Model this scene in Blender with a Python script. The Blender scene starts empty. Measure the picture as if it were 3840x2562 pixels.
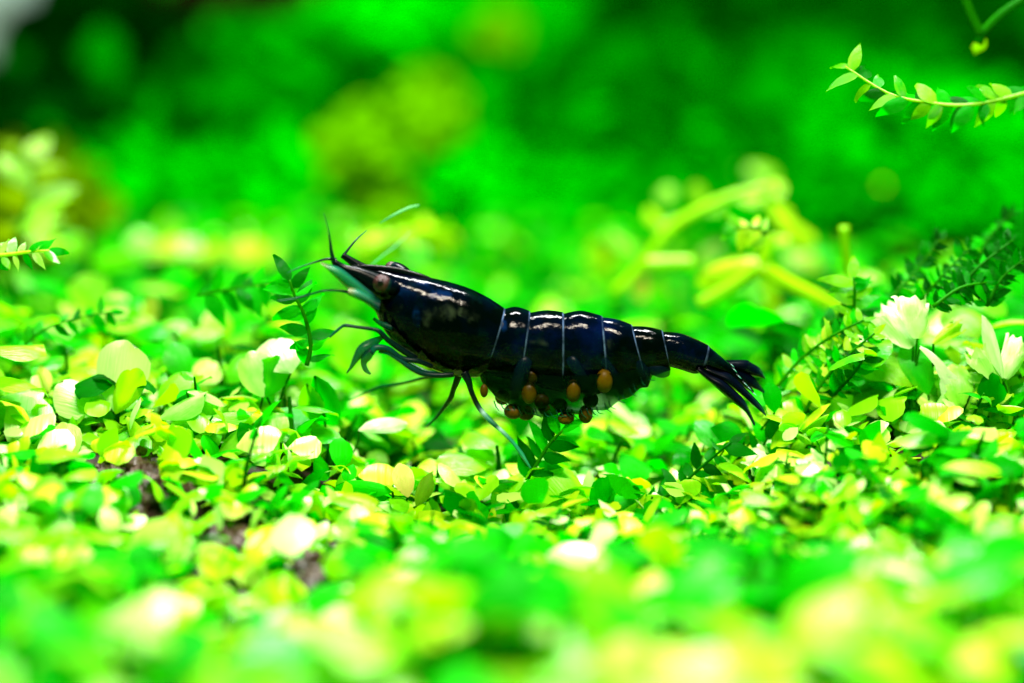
import bpy, bmesh, math, random
from mathutils import Vector, Matrix, Euler, noise
R = math.radians
random.seed(7)
rnd = random.Random(11)
C = bpy.context.scene.collection
sc = bpy.context.scene
PI = math.pi

# ------------------------------------------------------------------ camera, world, lamps, exposure
# 1 unit = 1 cm.  700 photo pixels = 1 cm at the focus distance.
PITCH, D0, K = R(16), 15.24, 700.0
FW = Vector((0, math.cos(PITCH), -math.sin(PITCH)))
UP = Vector((0, math.sin(PITCH), math.cos(PITCH)))
CAM = -FW * D0
cd = bpy.data.cameras.new('camera'); cam = bpy.data.objects.new('camera', cd); C.objects.link(cam)
cam.location = CAM; cam.rotation_euler = (PI/2 - PITCH, 0, 0)
cd.lens = 100; cd.sensor_width = 36; cd.clip_start = 0.1; cd.clip_end = 200
cd.dof.use_dof = True; cd.dof.focus_distance = D0 + 0.02; cd.dof.aperture_fstop = 0.1/0.77
sc.camera = cam
sc.render.engine = 'CYCLES'
sc.cycles.use_denoising = True
sc.cycles.max_bounces = 8; sc.cycles.transparent_max_bounces = 12; sc.cycles.diffuse_bounces = 4
sc.cycles.caustics_reflective = False; sc.cycles.caustics_refractive = False
sc.cycles.sample_clamp_indirect = 6
sc.view_settings.view_transform = 'Standard'; sc.view_settings.look = 'None'
sc.view_settings.exposure = 0.66; sc.view_settings.gamma = 1

w = bpy.data.worlds.new('World'); sc.world = w; w.use_nodes = True
w.node_tree.nodes['Background'].inputs[0].default_value = (0.0, 0.60, 0.01, 1)
w.node_tree.nodes['Background'].inputs[1].default_value = 0.34

def strip_lamp(name, y, z, sx, sy, power, col):
    l = bpy.data.lights.new(name, 'AREA'); l.shape = 'RECTANGLE'; l.size = sx; l.size_y = sy
    l.energy = power; l.color = col
    o = bpy.data.objects.new(name, l); C.objects.link(o); o.location = (0.6, y, z)
    d = Vector((0, 0, -0.6)) - Vector((0, y, z))
    o.rotation_euler = (math.atan2(y, z) * -1.0, 0, 0)
    return o
strip_lamp('tank_lamp', 5.4, 12.0, 7, 0.5, 6000, (1, 1, 0.98))
strip_lamp('tank_lamp', -6.2, 11.6, 7, 0.42, 3400, (1, 0.88, 0.68))

def P(u, v, y=0.0):
    """world point at depth plane y seen at photo pixel (u, v) (photo 3840 x 2562)"""
    d = FW*D0 + Vector((1, 0, 0))*((u-1920)/K) + UP*((1281-v)/K)
    t = (y - CAM.y)/d.y
    return CAM + d*t
def proj(p):
    q = p - CAM; f = q.dot(FW)
    return 1920 + q.x/f*D0*K, 1281 - q.dot(UP)/f*D0*K
def px(n, y=0.0): return n/K*(D0 + y)/D0

# ------------------------------------------------------------------ materials
def new_mat(name):
    m = bpy.data.materials.new(name); m.use_nodes = True
    nt = m.node_tree; nt.nodes.clear()
    out = nt.nodes.new('ShaderNodeOutputMaterial')
    return m, nt, out
def N(nt, kind, **kw):
    n = nt.nodes.new(kind)
    for k, v in kw.items():
        if k in n.inputs.keys(): n.inputs[k].default_value = v
        else: setattr(n, k, v)
    return n
def ramp(nt, fac, stops):
    r = nt.nodes.new('ShaderNodeValToRGB')
    e = r.color_ramp.elements
    while len(e) < len(stops): e.new(0.5)
    for i, (p, c) in enumerate(stops):
        e[i].position = p; e[i].color = (*c, 1)
    nt.links.new(fac, r.inputs[0]); return r.outputs[0]

def leaf_mat(name, a, b, trans, t_amt=0.45, spec=0.35, rough=0.38, vein=1.0, edge=None):
    """a, b: two reflectances the leaf varies between; trans: colour of the light let through"""
    m, nt, out = new_mat(name); L = nt.links.new
    tc = N(nt, 'ShaderNodeTexCoord'); oi = N(nt, 'ShaderNodeObjectInfo')
    nz = N(nt, 'ShaderNodeTexNoise', Scale=2.2, Detail=3.0); L(tc.outputs['Object'], nz.inputs['Vector'])
    mx = N(nt, 'ShaderNodeMath', operation='ADD'); L(nz.outputs['Fac'], mx.inputs[0])
    s = N(nt, 'ShaderNodeMath', operation='MULTIPLY_ADD'); L(oi.outputs['Random'], s.inputs[0]); s.inputs[1].default_value = 0.9; s.inputs[2].default_value = -0.45
    L(s.outputs[0], mx.inputs[1])
    col = ramp(nt, mx.outputs[0], [(0.2, a), (0.8, b)])
    # fine lengthwise veins on the blade
    mp = N(nt, 'ShaderNodeMapping'); mp.inputs['Scale'].default_value = (34, 2.5, 1); L(tc.outputs['Object'], mp.inputs['Vector'])
    vn = N(nt, 'ShaderNodeTexNoise', Scale=1.0, Detail=2.0); L(mp.outputs[0], vn.inputs['Vector'])
    bp = N(nt, 'ShaderNodeBump', Strength=0.35*vein, Distance=0.02); L(vn.outputs['Fac'], bp.inputs['Height'])
    pr = N(nt, 'ShaderNodeBsdfPrincipled'); L(col, pr.inputs['Base Color'])
    pr.inputs['Roughness'].default_value = rough; pr.inputs['Specular IOR Level'].default_value = spec
    L(bp.outputs[0], pr.inputs['Normal'])
    tr = N(nt, 'ShaderNodeBsdfTranslucent'); tr.inputs['Color'].default_value = (*trans, 1)
    ms = N(nt, 'ShaderNodeMixShader'); ms.inputs[0].default_value = t_amt
    L(pr.outputs[0], ms.inputs[1]); L(tr.outputs[0], ms.inputs[2]); L(ms.outputs[0], out.inputs[0])
    return m
M = {}
M['pale']   = leaf_mat('pale_round_leaf', (0.12, 0.52, 0.0), (0.48, 0.82, 0.12), (0.30, 0.85, 0.0), 0.42, 0.7, 0.34)
M['fresh']  = leaf_mat('fresh_green_leaf', (0.002, 0.32, 0.0), (0.22, 0.62, 0.004), (0.15, 0.80, 0.0), 0.45, 0.3, 0.34)
M['lime']   = leaf_mat('lime_leaf', (0.17, 0.46, 0.0), (0.40, 0.66, 0.004), (0.33, 0.76, 0.0), 0.45, 0.35, 0.4)
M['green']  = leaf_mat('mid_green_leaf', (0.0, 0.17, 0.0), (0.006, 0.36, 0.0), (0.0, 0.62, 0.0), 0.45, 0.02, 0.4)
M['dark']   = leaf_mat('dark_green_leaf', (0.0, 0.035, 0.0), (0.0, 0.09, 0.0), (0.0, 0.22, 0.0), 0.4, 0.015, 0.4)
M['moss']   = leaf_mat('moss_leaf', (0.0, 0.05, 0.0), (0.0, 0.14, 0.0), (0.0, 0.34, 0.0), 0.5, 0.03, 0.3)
M['mossbright'] = leaf_mat('bright_moss_leaf', (0.003, 0.24, 0.0), (0.14, 0.46, 0.0), (0.10, 0.60, 0.0), 0.5, 0.12, 0.3)
M['white']  = leaf_mat('bleached_white_leaf', (0.30, 0.66, 0.12), (0.66, 0.80, 0.50), (0.3, 0.75, 0.05), 0.35, 0.4, 0.36)
M['silver'] = leaf_mat('glossy_highlit_leaf', (0.08, 0.55, 0.0), (0.62, 0.88, 0.32), (0.20, 0.85, 0.0), 0.42, 0.9, 0.33)  # glossy leaf with its white highlight painted into the paler reflectance
M['tan']    = leaf_mat('ageing_tan_leaf', (0.35, 0.42, 0.04), (0.60, 0.48, 0.12), (0.4, 0.5, 0.02), 0.35, 0.3, 0.4)
M['olive']  = leaf_mat('olive_leaf', (0.09, 0.25, 0.002), (0.20, 0.38, 0.005), (0.15, 0.42, 0.0), 0.45, 0.25, 0.4)
M['stem']   = leaf_mat('lime_stem', (0.20, 0.50, 0.0), (0.34, 0.62, 0.002), (0.30, 0.80, 0.0), 0.3, 0.25, 0.35, vein=0.3)
M['stemgreen'] = leaf_mat('green_stem', (0.0, 0.07, 0.0), (0.01, 0.16, 0.0), (0.01, 0.30, 0.0), 0.3, 0.03, 0.4, vein=0.3)
# far plants: matt; lit and shade greens have backdrop shading painted in
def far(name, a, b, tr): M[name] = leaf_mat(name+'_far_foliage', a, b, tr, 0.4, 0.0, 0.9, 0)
far('bg_lit', (0.0, 0.26, 0.0), (0.0, 0.46, 0.0), (0.0, 0.52, 0.0))
far('bg_half_shade', (0.0, 0.12, 0.0), (0.0, 0.24, 0.0), (0.0, 0.26, 0.0))
far('bg_shade', (0.0, 0.055, 0.0), (0.0, 0.12, 0.0), (0.0, 0.13, 0.0))
far('bg_deep_shade', (0.0, 0.014, 0.0), (0.0, 0.035, 0.001), (0.0, 0.03, 0.0))
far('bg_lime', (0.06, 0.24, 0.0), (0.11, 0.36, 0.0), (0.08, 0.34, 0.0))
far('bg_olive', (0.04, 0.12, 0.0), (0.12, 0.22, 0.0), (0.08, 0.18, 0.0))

def rough_mat(name, c1, c2, scale=6, rough=0.8, spec=0.2, bump=0.5):
    m, nt, out = new_mat(name); L = nt.links.new
    tc = N(nt, 'ShaderNodeTexCoord'); nz = N(nt, 'ShaderNodeTexNoise', Scale=scale, Detail=6.0, Roughness=0.65)
    L(tc.outputs['Object'], nz.inputs['Vector'])
    col = ramp(nt, nz.outputs['Fac'], [(0.35, c1), (0.68, c2)])
    pr = N(nt, 'ShaderNodeBsdfPrincipled'); L(col, pr.inputs['Base Color'])
    pr.inputs['Roughness'].default_value = rough; pr.inputs['Specular IOR Level'].default_value = spec
    bp = N(nt, 'ShaderNodeBump', Strength=bump, Distance=0.05); L(nz.outputs['Fac'], bp.inputs['Height']); L(bp.outputs[0], pr.inputs['Normal'])
    L(pr.outputs[0], out.inputs[0]); return m
M['soil'] = rough_mat('brown_tank_soil', (0.004, 0.002, 0.001), (0.022, 0.010, 0.005), 8)
M['grain'] = rough_mat('soil_grain', (0.010, 0.004, 0.002), (0.055, 0.025, 0.015), 5, 0.5, 0.4)
M['pebble'] = rough_mat('grey_brown_pebble', (0.22, 0.17, 0.10), (0.36, 0.30, 0.22), 4, 0.7, 0.2)
M['wood'] = rough_mat('dark_driftwood', (0.001, 0.001, 0.0005), (0.012, 0.006, 0.002), 2, 0.9, 0.0)
M['rock'] = rough_mat('grey_rock', (0.10, 0.15, 0.13), (0.22, 0.30, 0.27), 1.5, 0.9, 0.0)
M['wall'] = rough_mat('algae_green_back_wall', (0.0, 0.02, 0.0), (0.0, 0.05, 0.0), 0.3, 0.9, 0.0, 0.0)

# shrimp shell: near-black with deep blue clouding, pale blue hinge lines from the 'hinge' attribute
def shell_mat():
    m, nt, out = new_mat('black_blue_shell'); L = nt.links.new
    tc = N(nt, 'ShaderNodeTexCoord')
    n1 = N(nt, 'ShaderNodeTexNoise', Scale=3.2, Detail=5.0, Roughness=0.6); L(tc.outputs['Object'], n1.inputs['Vector'])
    base = ramp(nt, n1.outputs['Fac'], [(0.45, (0.0001, 0.0003, 0.0006)), (0.58, (0.0001, 0.0006, 0.004)), (0.75, (0.0003, 0.002, 0.022))])
    n2 = N(nt, 'ShaderNodeTexNoise', Scale=9.0, Detail=3.0); L(tc.outputs['Object'], n2.inputs['Vector'])
    spots = ramp(nt, n2.outputs['Fac'], [(0.60, (0, 0, 0)), (0.72, (0.5, 0.5, 0.5))])
    at = N(nt, 'ShaderNodeAttribute', attribute_name='hinge')
    tint = N(nt, 'ShaderNodeMix', data_type='RGBA'); L(spots, tint.inputs[0]); L(base, tint.inputs[6]); tint.inputs[7].default_value = (0.0004, 0.006, 0.005, 1)
    n3 = N(nt, 'ShaderNodeTexNoise', Scale=14.0, Detail=2.0); L(tc.outputs['Object'], n3.inputs['Vector'])
    n4r = ramp(nt, n3.outputs['Fac'], [(0.42, (0.1, 0.1, 0.1)), (0.6, (1, 1, 1))])
    hm = N(nt, 'ShaderNodeMath', operation='MULTIPLY'); L(at.outputs['Fac'], hm.inputs[0])
    hr = ramp(nt, n3.outputs['Fac'], [(0.38, (0.08, 0.08, 0.08)), (0.62, (1, 1, 1))]); L(hr, hm.inputs[1])
    mx = N(nt, 'ShaderNodeMix', data_type='RGBA'); L(hm.outputs[0], mx.inputs[0]); L(tint.outputs[2], mx.inputs[6]); mx.inputs[7].default_value = (0.07, 0.12, 0.24, 1)
    ab = N(nt, 'ShaderNodeAttribute', attribute_name='bluepatch'); mb = N(nt, 'ShaderNodeMix', data_type='RGBA'); tb = N(nt, 'ShaderNodeMath', operation='MULTIPLY'); L(ab.outputs['Fac'], tb.inputs[0]); L(n4r, tb.inputs[1]); L(tb.outputs[0], mb.inputs[0]); L(mx.outputs[2], mb.inputs[6]); mb.inputs[7].default_value = (0.0008, 0.008, 0.04, 1)
    at2 = N(nt, 'ShaderNodeAttribute', attribute_name='tanpatch'); t2 = N(nt, 'ShaderNodeMath', operation='MULTIPLY'); L(at2.outputs['Fac'], t2.inputs[0]); L(n4r, t2.inputs[1])
    mt = N(nt, 'ShaderNodeMix', data_type='RGBA'); L(t2.outputs[0], mt.inputs[0]); L(mb.outputs[2], mt.inputs[6]); mt.inputs[7].default_value = (0.03, 0.045, 0.025, 1)
    pr = N(nt, 'ShaderNodeBsdfPrincipled'); L(mt.outputs[2], pr.inputs['Base Color'])
    pr.inputs['Specular IOR Level'].default_value = 0.07
    rr = N(nt, 'ShaderNodeMapRange'); L(n2.outputs['Fac'], rr.inputs[0]); rr.inputs[3].default_value = 0.04; rr.inputs[4].default_value = 0.15
    L(rr.outputs[0], pr.inputs['Roughness'])
    n4 = N(nt, 'ShaderNodeTexNoise', Scale=16.0, Detail=4.0); L(tc.outputs['Object'], n4.inputs['Vector'])
    bp = N(nt, 'ShaderNodeBump', Strength=0.5, Distance=0.012); L(n4.outputs['Fac'], bp.inputs['Height'])
    n5 = N(nt, 'ShaderNodeTexNoise', Scale=4.5, Detail=2.0); L(tc.outputs['Object'], n5.inputs['Vector'])
    bp2 = N(nt, 'ShaderNodeBump', Strength=0.22, Distance=0.06); L(n5.outputs['Fac'], bp2.inputs['Height']); L(bp.outputs[0], bp2.inputs['Normal']); L(bp2.outputs[0], pr.inputs['Normal'])
    L(pr.outputs[0], out.inputs[0]); return m
M['shell'] = shell_mat()

def limb_mat(name, stops, alpha=1.0, spec=0.10, rough=0.3, uneven=0):
    """colour runs along the limb ('along' attribute 0 root .. 1 tip)"""
    m, nt, out = new_mat(name); L = nt.links.new
    at = N(nt, 'ShaderNodeAttribute', attribute_name='along')
    tc = N(nt, 'ShaderNodeTexCoord'); nz = N(nt, 'ShaderNodeTexNoise', Scale=12.0, Detail=3.0); L(tc.outputs['Object'], nz.inputs['Vector'])
    ad = N(nt, 'ShaderNodeMath', operation='MULTIPLY_ADD'); L(nz.outputs['Fac'], ad.inputs[0]); ad.inputs[1].default_value = 0.12; L(at.outputs['Fac'], ad.inputs[2])
    col = ramp(nt, ad.outputs[0], [(p+0.06, c) for p, c in stops])
    pr = N(nt, 'ShaderNodeBsdfPrincipled'); L(col, pr.inputs['Base Color'])
    pr.inputs['Specular IOR Level'].default_value = spec; pr.inputs['Roughness'].default_value = rough
    if alpha < 1:
        tp = N(nt, 'ShaderNodeBsdfTransparent'); tp.inputs[0].default_value = (0.75, 1, 0.85, 1)
        ms = N(nt, 'ShaderNodeMixShader'); ms.inputs[0].default_value = alpha
        if uneven:
            na = N(nt, 'ShaderNodeTexNoise', Scale=5.0, Detail=4.0); L(tc.outputs['Object'], na.inputs['Vector'])
            mr = N(nt, 'ShaderNodeMapRange'); L(na.outputs['Fac'], mr.inputs[0]); mr.inputs[1].default_value = 0.35; mr.inputs[2].default_value = 0.65
            mr.inputs[3].default_value = alpha-uneven; mr.inputs[4].default_value = alpha+uneven; L(mr.outputs[0], ms.inputs[0])
        L(tp.outputs[0], ms.inputs[1]); L(pr.outputs[0], ms.inputs[2]); L(ms.outputs[0], out.inputs[0])
    else: L(pr.outputs[0], out.inputs[0])
    return m
DK, TEAL, PALE = (0.0003, 0.0018, 0.003), (0.001, 0.06, 0.038), (0.10, 0.42, 0.30)
M['leg']  = limb_mat('dark_teal_leg', [(0, DK), (0.3, (0.0005, 0.008, 0.008)), (0.7, (0.001, 0.03, 0.024)), (0.94, TEAL)], 0.92)
M['leg_green'] = limb_mat('green_glassy_leg', [(0, (0.001, 0.012, 0.01)), (0.4, (0.001, 0.04, 0.022)), (0.9, (0.002, 0.08, 0.03))], 0.75, 0.1)
M['leg_band'] = limb_mat('dark_leg_fading_to_pale_teal', [(0, DK), (0.26, DK), (0.34, (0.01, 0.04, 0.035)), (0.40, (0.22, 0.38, 0.38)), (0.46, (0.01, 0.14, 0.09)), (0.54, (0.002, 0.03, 0.025)), (0.60, (0.24, 0.42, 0.42)), (0.68, (0.012, 0.18, 0.11)), (0.88, (0.012, 0.20, 0.09))], 0.9)
M['ant'] = limb_mat('dark_teal_antenna', [(0, (0.0005, 0.004, 0.006)), (0.5, (0.001, 0.014, 0.014)), (0.94, (0.004, 0.09, 0.04))], 0.85, 0.1)
M['ant_pale'] = limb_mat('pale_glassy_antenna', [(0, (0.05, 0.30, 0.14)), (0.9, (0.20, 0.55, 0.25))], 0.45)
M['scale'] = limb_mat('glassy_teal_antenna_scale', [(0, (0.001, 0.016, 0.02)), (0.35, (0.002, 0.06, 0.03)), (0.7, (0.004, 0.10, 0.05)), (0.88, (0.10, 0.12, 0.04))], 0.62, 0.15)
M['swim'] = limb_mat('glassy_blue_swimmeret', [(0, (0.0005, 0.003, 0.012)), (0.35, (0.001, 0.007, 0.014)), (0.9, (0.0003, 0.003, 0.003))], 0.6, 0.06)
M['fan'] = limb_mat('dark_tail_fan', [(0, (0.0003, 0.0006, 0.002)), (0.7, (0.0003, 0.001, 0.005)), (0.97, (0.001, 0.014, 0.011))], 0.97, 0.05, 0.25)
M['black_limb'] = limb_mat('black_blue_limb', [(0, (0.0003, 0.0008, 0.002)), (0.9, (0.0004, 0.002, 0.003))], 0.97, 0.10, 0.25)
M['membrane'] = limb_mat('glassy_dark_green_brood_membrane', [(0, (0.0002, 0.003, 0.002)), (0.5, (0.0003, 0.006, 0.001)), (0.9, (0.0005, 0.018, 0.001))], 0.76, 0.02, 0.3, 0.22)
M['egg'] = rough_mat('orange_egg', (0.022, 0.013, 0.0), (0.070, 0.036, 0.0), 5, 0.4, 0.08, 0.15)
M['eye'] = rough_mat('brown_pink_eye', (0.012, 0.0022, 0.003), (0.045, 0.011, 0.014), 22, 0.35, 0.25, 0.5)
M['pupil'] = rough_mat('black_pupil', (0.0, 0.0, 0.002), (0.002, 0.001, 0.002), 5, 0.3, 0.2, 0)

# ------------------------------------------------------------------ object helpers
def tag(o, label=None, cat=None, group=None, kind=None):
    if label: o['label'] = label
    if cat: o['category'] = cat
    if group: o['group'] = group
    if kind: o['kind'] = kind
    return o
def thing(name, loc, label, cat, group=None):
    o = bpy.data.objects.new(name, None); C.objects.link(o); o.location = loc; o.empty_display_size = 0.05
    return tag(o, label, cat, group)
def mesh_obj(name, me, parent=None, mat=None):
    o = bpy.data.objects.new(name, me); C.objects.link(o)
    if mat is not None and len(me.materials) == 0: me.materials.append(mat)
    if parent is not None:
        o.parent = parent; o.location = -parent.location       # meshes built in world coordinates
    return o
def make_mesh(name, verts, faces, smooth=True, attr=None):
    me = bpy.data.meshes.new(name); me.from_pydata([tuple(v) for v in verts], [], faces); me.update()
    if smooth: me.polygons.foreach_set('use_smooth', [True]*len(me.polygons))
    if attr:
        for an, vals in attr.items():
            a = me.attributes.new(an, 'FLOAT', 'POINT'); a.data.foreach_set('value', vals)
    return me
def smooth_pts(pts, sub=5):
    """Catmull-Rom through tuples of floats"""
    if len(pts) < 3: 
        a, b = pts; return [tuple(a[k]+(b[k]-a[k])*i/sub for k in range(len(a))) for i in range(sub+1)]
    out = []
    n = len(pts)
    for i in range(n-1):
        p0, p1, p2, p3 = pts[max(i-1, 0)], pts[i], pts[i+1], pts[min(i+2, n-1)]
        for s in range(sub):
            t = s/sub
            out.append(tuple(0.5*((2*b)+(-a+c)*t+(2*a-5*b+4*c-d)*t*t+(-a+3*b-3*c+d)*t**3) for a, b, c, d in zip(p0, p1, p2, p3)))
    out.append(tuple(pts[-1])); return out
def tube_mesh(name, pts, radii, sides=8, flat=1.0, flat_dir=None, sub=5):
    data = smooth_pts([(*p, r) for p, r in zip(pts, radii)], sub)
    V, F, A = [], [], []
    n = len(data); prev = None
    ref = flat_dir or Vector((0, 1, 0))
    for i, d in enumerate(data):
        p = Vector(d[:3]); r = max(d[3], 0.0006)
        a = Vector(data[max(i-1, 0)][:3]); b = Vector(data[min(i+1, n-1)][:3])
        t = (b-a).normalized()
        s = t.cross(ref)
        if s.length < 1e-3: s = t.cross(Vector((1, 0, 0.2)))
        s.normalize(); q = s.cross(t).normalized()
        for k in range(sides):
            an = 2*PI*k/sides
            V.append(p + s*math.cos(an)*r + q*math.sin(an)*r*flat); A.append(i/(n-1))
    for i in range(n-1):
        for k in range(sides):
            k2 = (k+1) % sides
            F.append((i*sides+k, i*sides+k2, (i+1)*sides+k2, (i+1)*sides+k))
    F.append(tuple(reversed(range(sides)))); F.append(tuple((n-1)*sides+k for k in range(sides)))
    return make_mesh(name, V, F, True, {'along': A})
def limb(name, parent, pxpts, mat, sides=8, flat=1.0, sub=5, label=None):
    """pxpts: (u, v, y, radius in photo pixels)"""
    th = 0.84 if name in ('leg', 'antenna') else 1.0
    pts = [P(u, v, y) for u, v, y, r in pxpts]; rad = [r*th/K for *_, r in pxpts]
    o = mesh_obj(name, tube_mesh(name, pts, rad, sides, flat, None, sub), parent, M[mat])
    if label: o['label'] = label
    return o
def ball_mesh(name, c, rx, ry, rz, seg=16, rings=10, lump=0.0):
    bm = bmesh.new(); bmesh.ops.create_uvsphere(bm, u_segments=seg, v_segments=rings, radius=1)
    for v in bm.verts:
        f = 1 + lump*noise.noise(v.co*1.7 + Vector(c)*3)
        v.co = Vector((v.co.x*rx*f, v.co.y*ry*f, v.co.z*rz*f)) + Vector(c)
    me = bpy.data.meshes.new(name); bm.to_mesh(me); bm.free()
    me.polygons.foreach_set('use_smooth', [True]*len(me.polygons)); return me

# ------------------------------------------------------------------ the setting: ground, back wall, wood, rock
def ground_z(x, y):
    z = -0.98 + 0.05*noise.noise(Vector((x*0.7, y*0.7, 0))) + 0.03*noise.noise(Vector((x*2.1, y*2.1, 3)))
    z += 0.03*math.exp(-((x+2.0)**2+(y-0.4)**2)/1.0)            # low mound under the big-leaved plants
    if y > 3: z += 0.05*(y-3)
    def st(t): t = max(0, min(1, t)); return t*t*(3-2*t)
    ry = st((y+1.5)/1.3)                                         # banks either side of the hollow the shrimp stands in
    z += ry*0.35*st((-x-0.55)/0.9)*(1-0.6*st((y-1.5)/2)) + ry*0.42*st((x-0.95)/0.9)*(1-0.8*st((y-1.2)/2))
    return z
def hit(u, v):
    d = (FW*D0 + Vector((1, 0, 0))*((u-1920)/K) + UP*((1281-v)/K)).normalized(); t = 9.0
    while t < 40:
        p = CAM + d*t
        if p.z < ground_z(p.x, p.y): return p
        t += 0.03
    return CAM + d*40
def build_ground():
    nx, ny = 150, 160; V, F = [], []
    for j in range(ny+1):
        y = -7 + 37*j/ny
        for i in range(nx+1):
            x = -18 + 36*i/nx
            V.append((x, y, ground_z(x, y)))
    for j in range(ny):
        for i in range(nx):
            a = j*(nx+1)+i; F.append((a, a+1, a+nx+2, a+nx+1))
    o = mesh_obj('ground', make_mesh('ground', V, F), None, M['soil']); tag(o, kind='structure')
build_ground()
me = make_mesh('background', [(-25, 24, -3), (25, 24, -3), (25, 24.3, -3), (-25, 24.3, -3), (-25, 24, 10), (25, 24, 10), (25, 24.3, 10), (-25, 24.3, 10)],
               [(0, 1, 5, 4), (1, 2, 6, 5), (2, 3, 7, 6), (3, 0, 4, 7), (4, 5, 6, 7), (3, 2, 1, 0)], False)
tag(mesh_obj('background', me, None, M['wall']), kind='structure')

# driftwood: dark gnarled log crossing the far upper left
Y = 9.0
pts = [(330, 260), (520, 170), (720, 60), (900, -30), (1150, -110), (1500, -230)]
rad = [40, 130, 150, 140, 110, 90]
me = tube_mesh('driftwood', [P(u, v, Y) for u, v in pts], [px(r, Y) for r in rad], 20, 0.9, None, 8)
for v in me.vertices: v.co += Vector((noise.noise(v.co*0.9), noise.noise(v.co*0.9+Vector((5, 0, 0))), noise.noise(v.co*1.1+Vector((0, 7, 0)))))*0.22
o = thing('driftwood', P(520, 170, Y), 'black-brown driftwood log blurred far behind the plants', 'driftwood')
mesh_obj('log', me, o, M['wood'])
for q, (a, b) in enumerate([((640, 60), (520, -160)), ((1000, -50), (1120, 60))]):
    mesh_obj('branch', tube_mesh('branch', [P(*a, Y), P((a[0]+b[0])/2-20, (a[1]+b[1])/2, Y-0.2), P(*b, Y)], [px(60, Y), px(45, Y), px(25, Y)], 10), o, M['wood'])
# rock at the far upper left corner
me = ball_mesh('rock', P(-160, 20, 8.5), px(380, 8.5), 1.2, px(430, 8.5), 24, 16, 0.25)
tag(mesh_obj('rock', me, None, M['rock']), 'pale grey rock blurred in the far corner beside the driftwood', 'rock')

# ------------------------------------------------------------------ leaves
def leaf_grid(kind, seed=0, nl=7, nw=4):
    """leaf of length 1 along +Y, full width 1 in X; base at origin, upper side +Z"""
    rr = random.Random(seed*31+5)
    cup = rr.uniform(0.12, 0.42)*(1 if rr.random() < .6 else -1); arch = rr.uniform(0.1, 0.75); twist = rr.uniform(-0.25, 0.25)
    if kind == 'ragged': nl, nw = 8, 12
    if kind == 'moss': nl, nw = 5, 2
    V, F = [], []
    for j in range(nl+1):
        t = j/nl
        if kind == 'round': t = 1-(1-t)**1.5
        if kind == 'round':  wd = 0.08*(1-t) + 1.0*math.sin(PI*min(1, t**1.35))**0.55 if 0 < t < 1 else (0.08 if t == 0 else 0.30)
        elif kind == 'oval': wd = math.sin(PI*t)**0.75 if 0 < t < 1 else 0.06
        elif kind == 'moss': wd = (math.sin(PI*t**0.75))**0.8*(1-0.15*t) if 0 < t < 1 else (0.25 if t == 0 else 0.02)
        elif kind == 'ragged': wd = 0.22 + 0.85*t**0.6
        wd = min(wd, 1.0)
        for i in range(nw+1):
            s = (i/nw-0.5)
            x = s*wd; y = t
            if kind == 'round' and j == nl: y = 1+0.02-0.08*(2*s)**2
            if kind == 'ragged' and t > 0.4:
                y += rr.uniform(-0.2, 0.2)*(t-0.4)/0.6 - 0.35*abs(s)*(t-0.4)
                x += rr.uniform(-0.03, 0.03)
            z = cup*(2*s*wd)**2*0.9 - arch*t*t + twist*s*t
            if kind == 'ragged': z += 0.15*math.sin(s*(8+seed)+seed*2)*t + rr.uniform(-0.06, 0.06)*t
            if kind == 'moss': z += 0.10*abs(2*s)*wd
            V.append((x, y, z))
    for j in range(nl):
        for i in range(nw):
            a = j*(nw+1)+i; F.append((a, a+1, a+nw+2, a+nw+1))
    return V, F
_leafcache = {}
def leaf_mesh(kind, seed, mat):
    k = (kind, seed, mat)
    if k not in _leafcache:
        V, F = leaf_grid(kind, seed); me = make_mesh('leaf', V, F); me.materials.append(M[mat]); _leafcache[k] = me
    return _leafcache[k]
def leaf_matrix(b, t, width, normal):
    yv = (t-b); ln = yv.length; yv.normalize()
    xv = yv.cross(normal); xv.normalize(); zv = xv.cross(yv)
    m = Matrix((xv*width, yv*ln, zv*ln*0.9)).transposed().to_4x4(); m.translation = b
    return m
def add_leaf(root, b, t, width, normal, kind='round', mat='fresh', seed=None, name='leaf'):
    seed = rnd.randrange(5) if seed is None else seed
    o = bpy.data.objects.new(name, leaf_mesh(kind, seed, mat)); C.objects.link(o)
    o.parent = root
    m = leaf_matrix(b, t, width, normal); m.translation = b - root.location
    o.matrix_basis = m
    return o
def view_normal(tilt=0.7, side=0.0):
    return (-FW*(1-tilt) + Vector((side, 0, 1))*tilt).normalized()
def stem_part(root, pts, rad, mat='stemgreen', name='stem', sides=6):
    me = tube_mesh(name, pts, rad, sides, sub=4); return mesh_obj(name, me, root, M[mat])

# hero plants of the carpet: (label, depth y, root pixel, [(base, tip, width px, tilt, side, kind, mat), ...])
def hero(label, y, rootpx, leaves, name='carpet_plant', cat='aquatic plant', group=None, stem_mat='stemgreen'):
    rp = P(rootpx[0], rootpx[1], y); rp.z = min(rp.z, ground_z(rp.x, rp.y)+0.02)
    root = thing(name, rp, label, cat, group)
    for lf in leaves:
        (bu, bv), (tu, tv), wpx, tilt, side, kind, mat = lf[:7]
        dy = lf[7] if len(lf) > 7 else rnd.uniform(-0.06, 0.06)
        b = P(bu, bv, y+dy*0.3); t = P(tu, tv, y+dy)
        if wpx >= 95 and y > -0.35 and bu < 1500: HERO_BOX.append((min(bu, tu)-wpx*.3, max(bu, tu)+wpx*.3, min(bv, tv), min(bv, tv)+0.7*abs(bv-tv), y+dy))
        add_leaf(root, b, t, px(wpx, y), view_normal(tilt, side), kind, mat)
        stem_part(root, [rp+Vector((rnd.uniform(-.06, .06), .05, 0)), (rp*0.4+b*0.6)+Vector((rnd.uniform(-.04, .04), 0.07, 0.0)), b], [0.008, 0.007, 0.006], stem_mat)
    return root
HERO_BOX = []
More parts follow.
